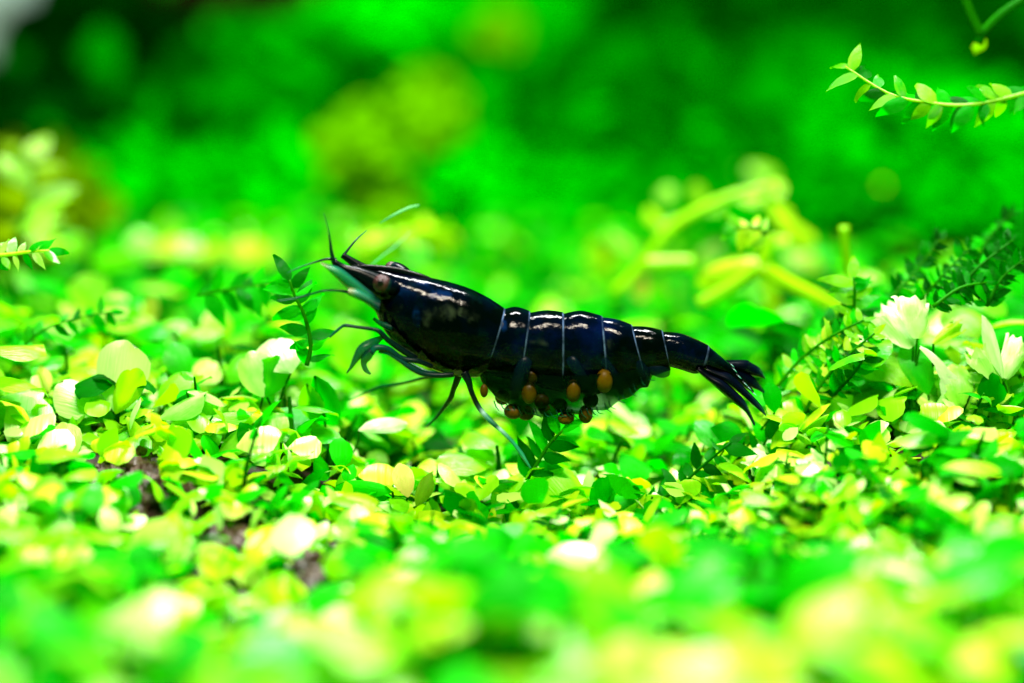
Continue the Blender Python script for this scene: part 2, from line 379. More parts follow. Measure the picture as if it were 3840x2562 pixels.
G = 'round-leaved carpet plants with sharp leaves'
hero('large glossy pale leaf pair standing at the far side of the leafy clump', 0.08, (430, 1700), [
    ((432, 1545), (470, 1300), 205, 0.55, 0.25, 'round', 'silver'), ((415, 1535), (228, 1425), 165, 0.6, -0.2, 'round', 'silver'),
    ((432, 1552), (482, 1405), 105, 0.3, 0.0, 'round', 'lime', -0.12)], group=G)
hero('small pale cupped leaves just behind the big glossy leaf pair', 0.3, (590, 1680), [
    ((590, 1500), (655, 1400), 100, 0.6, 0.2, 'round', 'pale'), ((535, 1545), (572, 1462), 66, 0.5, 0.2, 'round', 'silver')], group=G)
hero('long pale arching leaves in the middle of the leafy clump', -0.02, (700, 1730), [
    ((598, 1570), (745, 1448), 120, 0.6, -0.2, 'round', 'silver'), ((640, 1590), (890, 1478), 120, 0.7, 0.1, 'oval', 'silver'),
    ((700, 1470), (850, 1435), 95, 0.75, 0, 'round', 'white', 0.15), ((800, 1560), (960, 1510), 90, 0.8, 0, 'oval', 'pale')], group=G)
hero('broad folded leaf half white half green beside the black shrimp legs', 0.15, (1000, 1700), [
    ((985, 1490), (925, 1335), 140, 0.6, -0.5, 'round', 'silver'), ((1000, 1490), (1035, 1345), 130, 0.2, 0.5, 'round', 'fresh'),
    ((1090, 1400), (1030, 1256), 185, 0.65, 0.0, 'round', 'silver', 0.12), ((955, 1600), (1140, 1520), 140, 0.5, 0.1, 'round', 'fresh'),
    ((950, 1605), (1095, 1590), 60, 0.8, 0, 'oval', 'white', -0.1)], group=G)
hero('arching lime leaf bent over like a hook', -0.12, (500, 1800), [
    ((370, 1700), (470, 1560), 90, 0.6, -0.3, 'round', 'silver'), ((470, 1562), (612, 1662), 80, 0.5, 0.4, 'oval', 'lime'),
    ((615, 1720), (750, 1595), 84, 0.5, 0.2, 'oval', 'lime'), ((690, 1700), (700, 1610), 60, 0.3, 0, 'oval', 'fresh')], group=G)
hero('cluster of folded pale leaves right of the hooked lime leaf', -0.1, (830, 1800), [
    ((800, 1700), (760, 1590), 110, 0.6, -0.3, 'round', 'silver'), ((820, 1700), (900, 1600), 120, 0.65, 0.2, 'round', 'pale'), ((840, 1720), (980, 1670), 90, 0.6, 0.2, 'oval', 'fresh'),
    ((800, 1720), (690, 1680), 90, 0.6, -0.3, 'round', 'lime')], group=G)
hero('overlapping highlit leaves low between the big rounded leaf and the hooked leaf', -0.12, (270, 1820), [
    ((270, 1720), (230, 1610), 120, 0.55, -0.3, 'round', 'pale'), ((290, 1720), (350, 1620), 100, 0.6, 0.3, 'round', 'silver'), ((280, 1740), (180, 1700), 80, 0.6, 0, 'oval', 'fresh')], group=G)
hero('pale leaf trio in front of the broad folded leaf', 0.0, (1060, 1760), [
    ((1050, 1660), (1020, 1560), 110, 0.6, -0.2, 'round', 'pale'), ((1070, 1670), (1150, 1600), 110, 0.6, 0.2, 'round', 'fresh'), ((1060, 1690), (960, 1660), 80, 0.7, 0, 'oval', 'silver')], group=G)
hero('two cupped lime leaves behind the small pale cupped leaves', 0.45, (700, 1600), [
    ((700, 1430), (660, 1320), 110, 0.6, -0.2, 'round', 'fresh'), ((720, 1430), (800, 1350), 120, 0.6, 0.2, 'round', 'pale'), ((860, 1440), (900, 1340), 100, 0.6, 0.2, 'round', 'silver')], group=G)
hero('single big rounded leaf standing near the picture edge', -0.1, (90, 1850), [
    ((95, 1750), (118, 1518), 195, 0.5, 0.3, 'round', 'silver'), ((130, 1760), (235, 1700), 90, 0.6, 0.3, 'round', 'fresh')], group=G)
hero('hanging broad green leaf with a pale curled one under the shrimp head', 0.12, (1260, 1790), [
    ((1180, 1410), (1290, 1645), 135, 0.25, 0.3, 'round', 'green'), ((1150, 1440), (1180, 1600), 100, 0.4, -0.2, 'oval', 'fresh'),
    ((1345, 1615), (1480, 1535), 80, 0.6, 0.1, 'round', 'silver')], group=G)
hero('small lime rosette at the far left below the white sprig', 0.25, (150, 1640), [
    ((170, 1480), (260, 1430), 70, 0.7, 0, 'oval', 'lime'), ((170, 1480), (70, 1440), 70, 0.7, 0, 'oval', 'pale'),
    ((180, 1470), (150, 1370), 60, 0.4, 0, 'oval', 'tan'), ((180, 1490), (160, 1560), 60, 0.5, 0, 'oval', 'fresh')], group=G)
hero('creamy white leaf lying open in front of the shrimp leg tip', -0.28, (1400, 2010), [
    ((1372, 1925), (1238, 1850), 110, 0.7, 0, 'round', 'white'), ((1552, 1928), (1452, 1846), 70, 0.7, 0, 'oval', 'white'),
    ((1472, 1846), (1288, 1768), 78, 0.5, 0, 'oval', 'green'), ((1530, 1865), (1512, 1760), 84, 0.3, 0.3, 'round', 'tan'),
    ((1560, 1900), (1600, 1800), 66, 0.4, 0.2, 'oval', 'olive')], group=G)
hero('two very broad dull green leaves below the egg cluster', -0.15, (2250, 2010), [
    ((2190, 1930), (2110, 1770), 150, 0.4, 0.2, 'round', 'fresh'), ((2240, 1930), (2390, 1815), 110, 0.5, 0.1, 'round', 'green'),
    ((2230, 1935), (2280, 1800), 100, 0.3, 0.3, 'round', 'green'), ((2330, 2060), (2250, 1940), 110, 0.6, -0.2, 'round', 'pale')], group=G)
hero('upright spoon-shaped leaf pale at its tip below the tail fan', -0.22, (3150, 2110), [
    ((3150, 2040), (3092, 1862), 138, 0.5, -0.15, 'round', 'silver'), ((3110, 2130), (2930, 2050), 110, 0.7, 0, 'round', 'lime'),
    ((3180, 2135), (3150, 1988), 120, 0.6, 0, 'ragged', 'white')], group=G)
hero('white-topped broad leaf beside a tall olive leaf', -0.1, (3470, 1980), [
    ((3400, 1900), (3385, 1752), 170, 0.65, 0, 'ragged', 'pale'), ((3600, 1910), (3615, 1678), 112, 0.3, 0.3, 'oval', 'olive'),
    ((3480, 1900), (3520, 1790), 90, 0.4, 0, 'round', 'fresh')], group=G)
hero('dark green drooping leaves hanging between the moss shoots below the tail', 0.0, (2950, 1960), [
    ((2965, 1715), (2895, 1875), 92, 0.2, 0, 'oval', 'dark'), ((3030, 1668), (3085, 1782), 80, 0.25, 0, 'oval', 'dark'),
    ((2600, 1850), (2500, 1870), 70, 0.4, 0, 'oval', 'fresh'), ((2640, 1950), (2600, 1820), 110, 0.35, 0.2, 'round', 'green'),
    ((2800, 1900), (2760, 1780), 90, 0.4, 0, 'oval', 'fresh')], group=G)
hero('veined upright leaf touching the shadow under the tail fan', 0.05, (2690, 1800), [
    ((2715, 1690), (2640, 1585), 88, 0.35, -0.2, 'round', 'fresh'), ((2790, 1660), (2690, 1600), 110, 0.2, 0, 'oval', 'green'),
    ((2905, 1548), (2900, 1462), 72, 0.3, 0, 'round', 'green'), ((2960, 1680), (2880, 1590), 120, 0.7, 0.2, 'round', 'white', 0.1)], group=G)
hero('round pale leaves on a thin stalk under the ragged white leaf', 0.05, (3600, 1800), [
    ((3605, 1530), (3598, 1392), 128, 0.55, 0, 'round', 'pale'), ((3560, 1600), (3440, 1570), 120, 0.6, 0, 'round', 'silver'),
    ((3590, 1610), (3722, 1560), 110, 0.7, 0, 'round', 'white'), ((3640, 1480), (3800, 1455), 90, 0.6, 0, 'oval', 'lime')], group=G)
hero('creamy yellow leaves on a short stem between tail and white plants', 0.25, (3240, 1760), [
    ((3060, 1540), (3186, 1505), 80, 0.7, 0, 'oval', 'white'), ((3270, 1610), (3230, 1520), 130, 0.6, 0, 'round', 'tan'),
    ((3250, 1620), (3330, 1590), 60, 0.6, 0, 'oval', 'pale')], group=G)
# bleached ragged plants by the right edge
W1 = hero('bleached white plant with ragged leaf tips rising above the green carpet', 0.15, (3430, 1640), [
    ((3425, 1300), (3330, 1150), 165, 0.5, -0.4, 'ragged', 'white'), ((3440, 1270), (3462, 1140), 150, 0.6, 0.3, 'ragged', 'white'),
    ((3450, 1300), (3640, 1385), 120, 0.8, 0.1, 'ragged', 'white'), ((3500, 1290), (3600, 1205), 70, 0.4, 0.1, 'ragged', 'lime'),
    ((3480, 1480), (3450, 1320), 120, 0.4, 0, 'round', 'fresh'), ((3420, 1450), (3340, 1330), 110, 0.5, 0, 'round', 'lime'), ((3540, 1480), (3560, 1360), 110, 0.5, 0, 'round', 'fresh'),
    ((3430, 1500), (3400, 1400), 110, 0.4, 0, 'oval', 'green', 0.1), ((3330, 1430), (3250, 1350), 90, 0.6, 0, 'round', 'pale', 0.15)], 'bleached_plant', stem_mat='stemgreen')
hero('spiky bleached plant with thin pointed white tips at the picture edge', 0.05, (3780, 1700), [
    ((3760, 1420), (3740, 1225), 50, 0.5, 0, 'oval', 'white'), ((3740, 1420), (3660, 1290), 44, 0.5, -0.2, 'oval', 'white'),
    ((3770, 1420), (3820, 1285), 110, 0.6, 0.2, 'ragged', 'white'), ((3740, 1430), (3690, 1310), 110, 0.6, 0, 'ragged', 'white'),
    ((3720, 1440), (3660, 1380), 60, 0.6, 0, 'ragged', 'pale'), ((3760, 1560), (3740, 1420), 120, 0.4, 0, 'round', 'fresh', -.05), ((3700, 1560), (3650, 1460), 90, 0.4, 0, 'round', 'lime'), ((3820, 1560), (3850, 1440), 110, 0.4, 0, 'round', 'fresh')], 'bleached_plant', stem_mat='stemgreen')

F_ = 'pale blurred carpet plants at the back'
for lab, yy, rt, lv in [
 ('pale blurred plant at the back edge of the carpet, brightest of its row', 3.2, (560, 1080), [((560, 960), (520, 860), 120, .7, 0, 'round', 'pale'), ((570, 950), (660, 880), 110, .7, 0, 'round', 'lime'), ((550, 970), (600, 900), 100, .6, 0, 'round', 'white')]),
 ('smaller pale blurred plant beside the brightest one at the carpet back', 3.0, (760, 1080), [((750, 980), (720, 890), 90, .7, 0, 'round', 'pale'), ((760, 980), (800, 900), 80, .7, 0, 'round', 'lime')]),
 ('lime blurred plant at the carpet back below the antenna tip', 3.2, (950, 1080), [((950, 1000), (920, 890), 150, .7, 0, 'round', 'lime'), ((960, 990), (1010, 910), 120, .7, 0, 'round', 'lime')]),
 ('lime blurred plant at the carpet back near the olive bush', 3.0, (230, 1080), [((230, 960), (180, 860), 130, .7, 0, 'round', 'lime'), ((240, 960), (290, 880), 100, .7, 0, 'round', 'pale')]),
 ('mint pale blurred plant behind the big glossy leaf pair', 1.6, (350, 1280), [((360, 1180), (330, 1040), 150, .6, 0, 'round', 'pale'), ((370, 1190), (450, 1100), 120, .6, 0, 'round', 'pale'), ((340, 1190), (240, 1120), 100, .7, 0, 'round', 'lime')]),
 ('pale blurred plant with one drooping pinkish leaf behind the leafy clump', 1.3, (580, 1300), [((560, 1110), (600, 1220), 90, .6, 0, 'oval', 'tan'), ((570, 1230), (520, 1140), 100, .7, 0, 'round', 'pale'), ((600, 1220), (680, 1180), 90, .7, 0, 'round', 'pale')]),
 ('creamy blurred plant between the leafy clump and the moss by the antennae', 1.2, (850, 1320), [((850, 1280), (820, 1180), 130, .7, 0, 'round', 'lime'), ((860, 1290), (930, 1230), 110, .7, 0, 'round', 'pale'), ((840, 1290), (780, 1240), 90, .7, 0, 'round', 'white')]),
 ('round mint blurred plant behind the bent front leg', 1.2, (1310, 1450), [((1310, 1400), (1300, 1230), 180, .65, 0, 'round', 'pale'), ((1320, 1410), (1400, 1330), 120, .7, 0, 'round', 'pale')]),
 ('cream blurred leaf showing behind the pale rear leg', .9, (1900, 1740), [((1910, 1690), (1880, 1580), 120, .7, 0, 'round', 'tan')]),
 ('yellow blurred leaves behind the carpet below the tail', .8, (2420, 1780), [((2400, 1650), (2330, 1560), 130, .7, 0, 'round', 'lime'), ((2430, 1680), (2500, 1600), 120, .7, 0, 'round', 'lime')]),
]:
    hero(lab, yy, rt, lv, group=F_)
B = 'large blurred carpet plants in front'
for lab, yy, rt, lv in [
 ('big white blurred leaf low on the left of the foreground', -1.5, (300, 2350), [((290, 2230), (250, 2040), 260, .7, 0, 'round', 'silver'), ((330, 2300), (420, 2180), 130, .5, .2, 'round', 'lime')]),
 ('large pale blurred leaf with a square end beside the big white one', -1.3, (560, 2300), [((520, 2170), (560, 1985), 240, .65, 0, 'round', 'pale'), ((600, 2200), (650, 1960), 130, .5, .3, 'round', 'lime'), ((430, 2000), (400, 1900), 80, .6, 0, 'oval', 'pale')]),
 ('pale blurred leaves at the picture edge above the big white one', -0.9, (60, 2050), [((60, 1960), (150, 1830), 170, .6, 0, 'round', 'pale'), ((-40, 2100), (20, 1900), 120, .5, 0, 'oval', 'pale'), ((230, 1900), (330, 1800), 120, .7, 0, 'oval', 'pale')]),
 ('mint-white blurred leaf pair in the middle foreground', -1.6, (1500, 2480), [((1480, 2370), (1500, 2190), 190, .7, 0, 'round', 'silver'), ((1560, 2380), (1700, 2330), 140, .75, 0, 'round', 'pale')]),
 ('wide mint blurred leaves above the flat pebble', -1.5, (2020, 2450), [((1950, 2330), (1900, 2230), 150, .7, 0, 'round', 'pale'), ((2060, 2330), (2120, 2230), 150, .7, 0, 'round', 'pale'), ((2010, 2420), (2020, 2300), 90, .7, 0, 'oval', 'pale')]),
 ('white leaf standing among the middle foreground plants', -0.7, (2130, 2220), [((2150, 2150), (2130, 2000), 130, .6, .2, 'round', 'pale'), ((2080, 2040), (2020, 1975), 90, .7, 0, 'round', 'pale'), ((2300, 2160), (2370, 2080), 110, .7, 0, 'round', 'pale')]),
 ('creamy white blurred leaves between the spoon leaf and the lower edge', -1.4, (3100, 2420), [((3080, 2300), (3160, 2190), 190, .75, .1, 'round', 'pale'), ((3040, 2330), (3010, 2220), 130, .6, -.2, 'oval', 'tan'), ((2940, 2400), (3000, 2460), 130, .7, 0, 'round', 'tan')]),
 ('pale mint blurred leaf left of the creamy ones', -1.5, (2740, 2500), [((2720, 2390), (2780, 2260), 190, .75, 0, 'round', 'pale'), ((2690, 2300), (2620, 2250), 90, .7, 0, 'round', 'pale')]),
 ('single pale oval leaf very blurred near the bottom edge', -2.0, (2720, 2620), [((2800, 2500), (2640, 2440), 110, .75, 0, 'round', 'pale')]),
 ('cream curled leaf next to the brown soil hole', -0.75, (1290, 2480), [((1290, 2380), (1275, 2245), 95, .6, 0, 'ragged', 'tan'), ((1300, 2400), (1210, 2370), 80, .7, 0, 'oval', 'pale')]),
 ('small round pale leaf below the brown soil hole', -1.2, (1030, 2600), [((1030, 2510), (1020, 2390), 100, .5, 0, 'round', 'lime'), ((960, 2540), (880, 2500), 100, .7, 0, 'round', 'fresh')]),
 ('bright white flower-like leaves in the lower half near the edge', -0.8, (3520, 2250), [((3480, 2180), (3460, 2080), 90, .7, 0, 'ragged', 'pale'), ((3520, 2160), (3560, 2070), 80, .7, 0, 'ragged', 'pale'), ((3560, 2250), (3540, 2150), 100, .6, 0, 'round', 'pale')]),
 ('pale yellow broad blurred leaves in the lower left foreground', -1.8, (330, 2560), [((260, 2480), (180, 2320), 190, .6, 0, 'round', 'lime'), ((330, 2420), (380, 2250), 140, .5, .2, 'round', 'tan')]),
]:
    hero(lab, yy, rt, lv, group=B)

# ------------------------------------------------------------------ moss shoots
def moss_shoot(label, pxpts, leaf_len, n, mats=('moss',), stem_mat='stemgreen', r=6, group='feathery moss shoots', wide=0.48, name='moss_shoot', seed=0, spread=1.0):
    rr = random.Random(seed+97)
    pts = [P(*p) for p in pxpts]
    root = thing(name, pts[0], label, 'moss', group)
    stem_part(root, pts, [r/K*(1-0.5*i/(len(pts)-1)) for i in range(len(pts))], stem_mat, sides=6)
    dense = smooth_pts([tuple(p) for p in pts], 10)
    n = int(n*1.1)
    for i in range(n):
        f = (i+0.5)/n*(len(dense)-1); a = int(f); p = Vector(dense[a]); q = Vector(dense[min(a+1, len(dense)-1)])
        if a >= len(dense)-1: p = Vector(dense[-2]); q = Vector(dense[-1])
        t = (q-p).normalized(); p = p + (q-p)*(f-a)
        ref = view_normal(0.3)
        s = t.cross(ref).normalized()
        side = 1 if i % 2 else -1
        ang = R(rr.uniform(40, 72))
        d = t*math.cos(ang) + s*side*math.sin(ang)*spread + ref*rr.uniform(-0.5, 0.6)
        if i == n-1: d = t
        d.normalize()
        ln = leaf_len/K*rr.uniform(0.75, 1.15)
        nn = (ref + Vector((rr.uniform(-.6, .6), 0, rr.uniform(-.2, .6)))).normalized()
        add_leaf(root, p, p+d*ln, ln*wide*rr.uniform(0.85, 1.2), nn, 'moss', rr.choice(mats), rr.randrange(5))
    return root
moss_shoot('dark moss shoot hanging down in front of the shrimp antennae', [(1150, 1370, -.05), (1165, 1290, -.05), (1140, 1180, -.05), (1105, 1110, -.04), (1085, 1050, -.02)], 105, 17, ('moss', 'moss', 'green'), r=9, seed=1)
moss_shoot('faint moss tip behind the dark hanging shoot by the antennae', [(740, 1110, .75), (860, 1085, .72), (960, 1070, .7), (1060, 1060, .6)], 120, 12, ('green', 'moss'), r=7, seed=2)
moss_shoot('dark moss sprig directly below the orange eggs', [(1975, 1800, -.05), (2020, 1730, -.05), (2060, 1665, -.06), (2110, 1615, -.08)], 105, 11, ('moss', 'dark', 'green'), r=9, seed=3)
moss_shoot('bright moss branch floating alone in the upper corner above the carpet', [(3900, 335, .05), (3760, 372, .1), (3620, 395, .12), (3480, 385, .2), (3330, 350, .35), (3170, 250, .55)], 105, 32, ('mossbright', 'green', 'moss', 'mossbright'), 'lime', 9, seed=4, wide=0.5)
moss_shoot('low dark moss branch slanting between carpet leaves under the tail', [(2430, 1900, -.1), (2530, 1840, -.1), (2620, 1760, -.08), (2740, 1660, -.05)], 95, 18, ('moss', 'dark', 'moss'), r=9, seed=5)
moss_shoot('second dark moss branch standing right of the slanting one', [(2780, 1950, .0), (2810, 1850, .0), (2830, 1740, .05), (2880, 1640, .05)], 100, 15, ('moss', 'green'), r=9, seed=6)
moss_shoot('moss branch climbing from the tail fan toward the bleached plant', [(2900, 1470, .3), (3000, 1350, .3), (3120, 1260, .25), (3240, 1200, .25)], 66, 32, ('green', 'mossbright', 'lime'), r=8, seed=7)
moss_shoot('moss branch parallel to and below the climbing one', [(3010, 1560, .15), (3080, 1440, .15), (3170, 1340, .15), (3280, 1250, .15)], 66, 32, ('green', 'lime', 'mossbright'), r=8, seed=8)
moss_shoot('small star-shaped moss tip beneath the upright lime stem', [(3200, 1180, .35), (3205, 1100, .35), (3200, 1040, .4)], 110, 9, ('green', 'mossbright'), r=8, seed=9)
DM = 'dark moss mound at the edge'
for k_, (lb, pp) in enumerate([
  ('short moss shoot between the two parallel climbing branches', [(3060, 1420, .2), (3130, 1330, .2), (3210, 1230, .25)]),
  ('moss shoot just under the ragged white leaf, bending to the picture edge', [(3130, 1480, .1), (3210, 1390, .1), (3260, 1300, .15)]),
  ('low moss shoot touching the tip of the tail fan', [(2870, 1640, .15), (2960, 1580, .15), (3060, 1530, .15)]),
  ('tiny moss shoot above the upper climbing branch', [(3080, 1230, .5), (3170, 1180, .5), (3260, 1160, .5)]),
  ('dark moss shoot among the drooping leaves below the tail', [(2920, 1960, -.05), (2990, 1850, -.02), (3050, 1740, 0)]),
  ('small dark shoot beneath the broad dull leaves', [(2330, 2050, -.2), (2420, 1990, -.2), (2510, 1960, -.2)]),
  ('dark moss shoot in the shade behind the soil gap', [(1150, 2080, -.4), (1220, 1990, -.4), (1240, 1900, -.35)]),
  ]):
    moss_shoot(lb, pp, 70, 18, [('green', 'moss', 'mossbright'), ('moss', 'green'), ('green', 'mossbright', 'lime'), ('moss', 'green'), ('dark', 'moss'), ('dark', 'moss'), ('dark', 'moss', 'green')][k_], r=7, seed=60+k_)
for i, (a, b, c) in enumerate([((3430, 1160, .5), (3520, 1050, .5), (3640, 930, .6)), ((3560, 1130, .35), (3660, 1010, .4), (3800, 900, .5)),
                  ((3700, 1150, .3), (3760, 1040, .35), (3860, 960, .4)), ((3340, 1120, .6), (3440, 1010, .7), (3520, 900, .8)),
                  ((3640, 1060, .8), (3700, 900, .9), (3800, 800, 1.0)), ((3500, 1150, .2), (3600, 1080, .25), (3700, 1060, .3))]):
    moss_shoot(['dark moss shoot of the mound beside the bleached plant, lowest of its cluster', 'dark moss shoot crossing the middle of the mound by the picture edge', 'dark moss shoot of the mound cut by the picture edge',
                'blurred dark moss shoot on the inner side of the mound', 'tallest blurred dark moss shoot at the top of the mound', 'short dark moss shoot just above the ragged white leaves'][i],
               [a, b, c], 66, 26, ('moss', 'moss', 'dark', 'green'), r=8, seed=20+i, group=DM)
moss_shoot('pale sprig with near-white stem entering at the picture edge', [(-60, 965, .0), (30, 955, 0), (110, 945, 0), (185, 940, 0)], 70, 12, ('pale', 'green', 'silver'), 'lime', 9, seed=11)
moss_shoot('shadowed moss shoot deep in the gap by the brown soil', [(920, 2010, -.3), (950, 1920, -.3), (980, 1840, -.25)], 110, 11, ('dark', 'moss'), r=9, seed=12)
moss_shoot('little yellow-green moss star over the brown soil', [(1010, 2190, -.55), (1000, 2110, -.55), (990, 2060, -.5)], 80, 10, ('mossbright', 'lime'), r=7, seed=13)
moss_shoot('dark narrow-leaved shoot under the hooked lime leaf', [(560, 1830, -.1), (560, 1760, -.1), (530, 1700, -.1)], 85, 9, ('green', 'dark'), r=8, seed=14)
moss_shoot('thin moss shoot near the left edge behind the rosette', [(60, 1330, .5), (160, 1240, .5), (300, 1190, .55), (420, 1170, .6)], 70, 16, ('green', 'moss', 'mossbright'), r=6, seed=15)

# ------------------------------------------------------------------ branching stem plant behind the tail (blurred lime)
HERO_BOX += [(2600, 3230, 960, 1150, 1.5), (2380, 2650, 950, 1020, 1.8)]
y = 1.5
root = thing('branching_stem_plant', P(2950, 1300, y), 'lime forked stem plant standing behind the shrimp tail', 'aquatic plant')
def bstem(pts, r0, r1, mat='stem', yy=y):
    n = len(pts); return stem_part(root, [P(u, v, yy) for u, v in pts], [px(r0+(r1-r0)*i/(n-1), yy) for i in range(n)], mat, 'branch', 8)
bstem([(2850, 1000), (2950, 1060), (3070, 1120), (3180, 1185)], 30, 24)
bstem([(2855, 995), (2780, 1050), (2700, 1100), (2620, 1140)], 28, 24)
bstem([(2850, 1000), (2890, 1100), (2900, 1220), (2905, 1320)], 26, 30, 'stem', 2.5)
bstem([(2855, 1000), (2880, 930), (2900, 880)], 26, 14)
bstem([(3165, 850), (3172, 940), (3190, 1040)], 20, 16, 'stem', 1.2)
bstem([(2300, 1100), (2400, 1010), (2500, 870), (2620, 790), (2760, 730), (2900, 700)], 20, 16, 'stem', 2.3)
bstem([(2420, 990), (2520, 985), (2600, 985)], 30, 26, 'stem', 1.9)
add_leaf(root, P(2860, 980, y), P(2620, 990, y), px(120, y), view_normal(0.4), 'oval', 'lime')
for (bu, bv, tu, tv, wd, mt, yy) in [(2400, 960, 2310, 850, 80, 'pale', 2.8), (2420, 1000, 2340, 1090, 110, 'tan', 2.4), (2480, 850, 2440, 780, 60, 'lime', 3), (2510, 770, 2500, 700, 80, 'pale', 3.2),
        (2560, 830, 2470, 820, 60, 'pale', 3), (2620, 790, 2700, 740, 60, 'lime', 3), (2640, 780, 2620, 690, 60, 'lime', 3), (2760, 740, 2860, 710, 80, 'lime', 3), (2880, 700, 2940, 690, 90, 'lime', 3), (2800, 640, 2900, 610, 110, 'lime', 4.2),
        (2900, 800, 3080, 880, 110, 'lime', 2.6), (2880, 760, 2980, 800, 90, 'lime', 2.8), (2720, 860, 2800, 850, 70, 'mossbright', 1.8), (2740, 890, 2850, 900, 60, 'mossbright', 1.6), (2860, 900, 2960, 870, 60, 'lime', 2.0),
        (2600, 990, 2680, 900, 80, 'olive', 2.9), (2580, 1080, 2520, 1180, 90, 'olive', 3), (2480, 1040, 2400, 1160, 90, 'lime', 3.2), (3080, 1010, 3000, 920, 110, 'olive', 3.0), (2260, 900, 2200, 1000, 100, 'lime', 4), (2330, 960, 2240, 1040, 90, 'lime', 3.6)]:
    add_leaf(root, P(bu, bv, yy), P(tu, tv, yy), px(wd, yy), view_normal(0.6), 'round', mt)
moss_shoot('sharp small yellow moss tip in front of the blurred forked stem', [(2880, 880, .9), (2820, 850, .9), (2760, 860, .9)], 90, 9, ('mossbright', 'lime'), r=6, seed=31)
# forked stem in the upper corner
root = thing('forked_stem', P(3700, 160, 1.2), 'V-shaped green stem entering at the top edge', 'plant stem')
for pts in ([(3680, 130), (3640, 50), (3600, -60)], [(3680, 130), (3760, 50), (3900, -40)], [(3690, 110), (3680, 140), (3670, 165)]):
    stem_part(root, [P(u, v, 1.1) for u, v in pts], [px(17, 1)]*3, 'stemgreen', 'branch', 8)
add_leaf(root, P(3690, 130, 1.1), P(3640, 150, 1.3), px(50), view_normal(0.5), 'oval', 'olive')
# yellow arc leaf spray behind the shrimp head and one behind the left
moss_shoot('blurred yellow moss spray rising behind the shrimp head', [(1330, 960, 2.6), (1440, 900, 2.6), (1560, 860, 2.8), (1700, 880, 3.0)], 120, 18, ('lime', 'bg_lime'), 'stem', 14, seed=32, wide=0.6)
moss_shoot('blurred lime sprig at the left edge rising over the carpet', [(60, 900, 2.2), (110, 760, 2.4), (120, 620, 2.6), (60, 560, 2.8)], 190, 14, ('bg_olive', 'olive', 'lime'), 'stemgreen', 12, seed=33, wide=0.5)

# ------------------------------------------------------------------ carpet fill: prototypes then copies
MIX = {}
def proto_round(i, farset=False):
    """rosette of 6-9 spoon leaves on short stalks"""
    rr = random.Random(100+i)
    root = thing('carpet_plant', (0, 0, -50-i), None, None)
    n = rr.randint(6, 9); L0 = root.location.copy()
    mats = rr.choice([('fresh', 'lime', 'pale'), ('fresh', 'pale', 'lime'), ('fresh', 'lime', 'fresh'), ('green', 'fresh', 'silver'), ('lime', 'green', 'fresh'), ('fresh', 'pale', 'green'), ('lime', 'fresh', 'pale'), ('fresh', 'green', 'lime'), ('lime', 'fresh', 'lime', 'silver')])
    if farset: mats = [('green', 'green', 'fresh'), ('green', 'fresh', 'fresh'), ('green', 'dark', 'green'), ('fresh', 'lime', 'green')][i % 4]
    for k in range(n):
        az = 2*PI*(k/n*1.0)*1.618*2 + rr.uniform(-.4, .4)
        h = rr.uniform(0.10, 0.36); out = rr.uniform(0.01, 0.07)
        b = L0 + Vector((math.cos(az)*out, math.sin(az)*out, h))
        el = rr.uniform(-0.2, 0.85); ln = rr.uniform(0.13, 0.23)
        d = Vector((math.cos(az)*math.cos(el), math.sin(az)*math.cos(el), math.sin(el)))
        nn = Vector((-math.cos(az)*math.sin(el), -math.sin(az)*math.sin(el), math.cos(el))) + Vector((rr.uniform(-.3, .3), rr.uniform(-.3, .3), 0))
        add_leaf(root, b, b+d*ln, ln*rr.uniform(0.74, 0.98), nn.normalized(), rr.choice(['round', 'round', 'round', 'oval']), rr.choice(mats), rr.randrange(5))
    stem_part(root, [L0, L0+Vector((rr.uniform(-.02, .02), rr.uniform(-.02, .02), 0.18)), L0+Vector((rr.uniform(-.03, .03), rr.uniform(-.03, .03), 0.34))], [0.018, 0.014, 0.008], 'stemgreen')
    MIX[root.name] = 'highlit' if 'silver' in mats or 'white' in mats else 'pale' if 'pale' in mats else 'lime' if 'lime' in mats else 'plain green'
    return root
def proto_moss(i, tall=False):
    rr = random.Random(300+i)
    root = thing('moss_tuft', (0, 0, -80-i), None, None); L0 = root.location.copy()
    mats = rr.choice([('moss', 'green'), ('green', 'mossbright'), ('mossbright', 'lime'), ('moss', 'dark')])
    a = rr.uniform(0, 6.28); H = rr.uniform(0.3, 0.45)
    pts = [L0, L0+Vector((math.cos(a)*.06, math.sin(a)*.06, H*.5)), L0+Vector((math.cos(a)*.18, math.sin(a)*.18, H))]
    stem_part(root, pts, [0.010, 0.009, 0.006], 'stemgreen')
    dense = smooth_pts([tuple(p) for p in pts], 6)
    for k in range(12):
        p = Vector(dense[min(k, len(dense)-1)]); az = k*2.4
        d = Vector((math.cos(az), math.sin(az), 0.6)).normalized(); ln = rr.uniform(0.08, 0.13)
        add_leaf(root, p, p+d*ln, ln*0.45, Vector((-math.cos(az)*.5, -math.sin(az)*.5, 1)).normalized(), 'moss', rr.choice(mats), rr.randrange(5))
    return root
protos_r = [proto_round(i) for i in range(12)]
protos_f = [proto_round(20+i, True) for i in range(8)]
protos_m = [proto_moss(i) for i in range(6)]
def copy_thing(src, loc, rz, s, tilt):
    r = src.copy(); C.objects.link(r); r.location = loc; r.scale = (s, s, s)
    r.rotation_euler = (tilt[0], tilt[1], rz)
    for ch in src.children:
        c = ch.copy(); C.objects.link(c); c.parent = r
    return r
SOIL_GAPS = [(520, 1850, 90, 45), (860, 2120, 110, 65), (1190, 2220, 85, 120), (1080, 2400, 70, 60), (1170, 2450, 70, 60)]
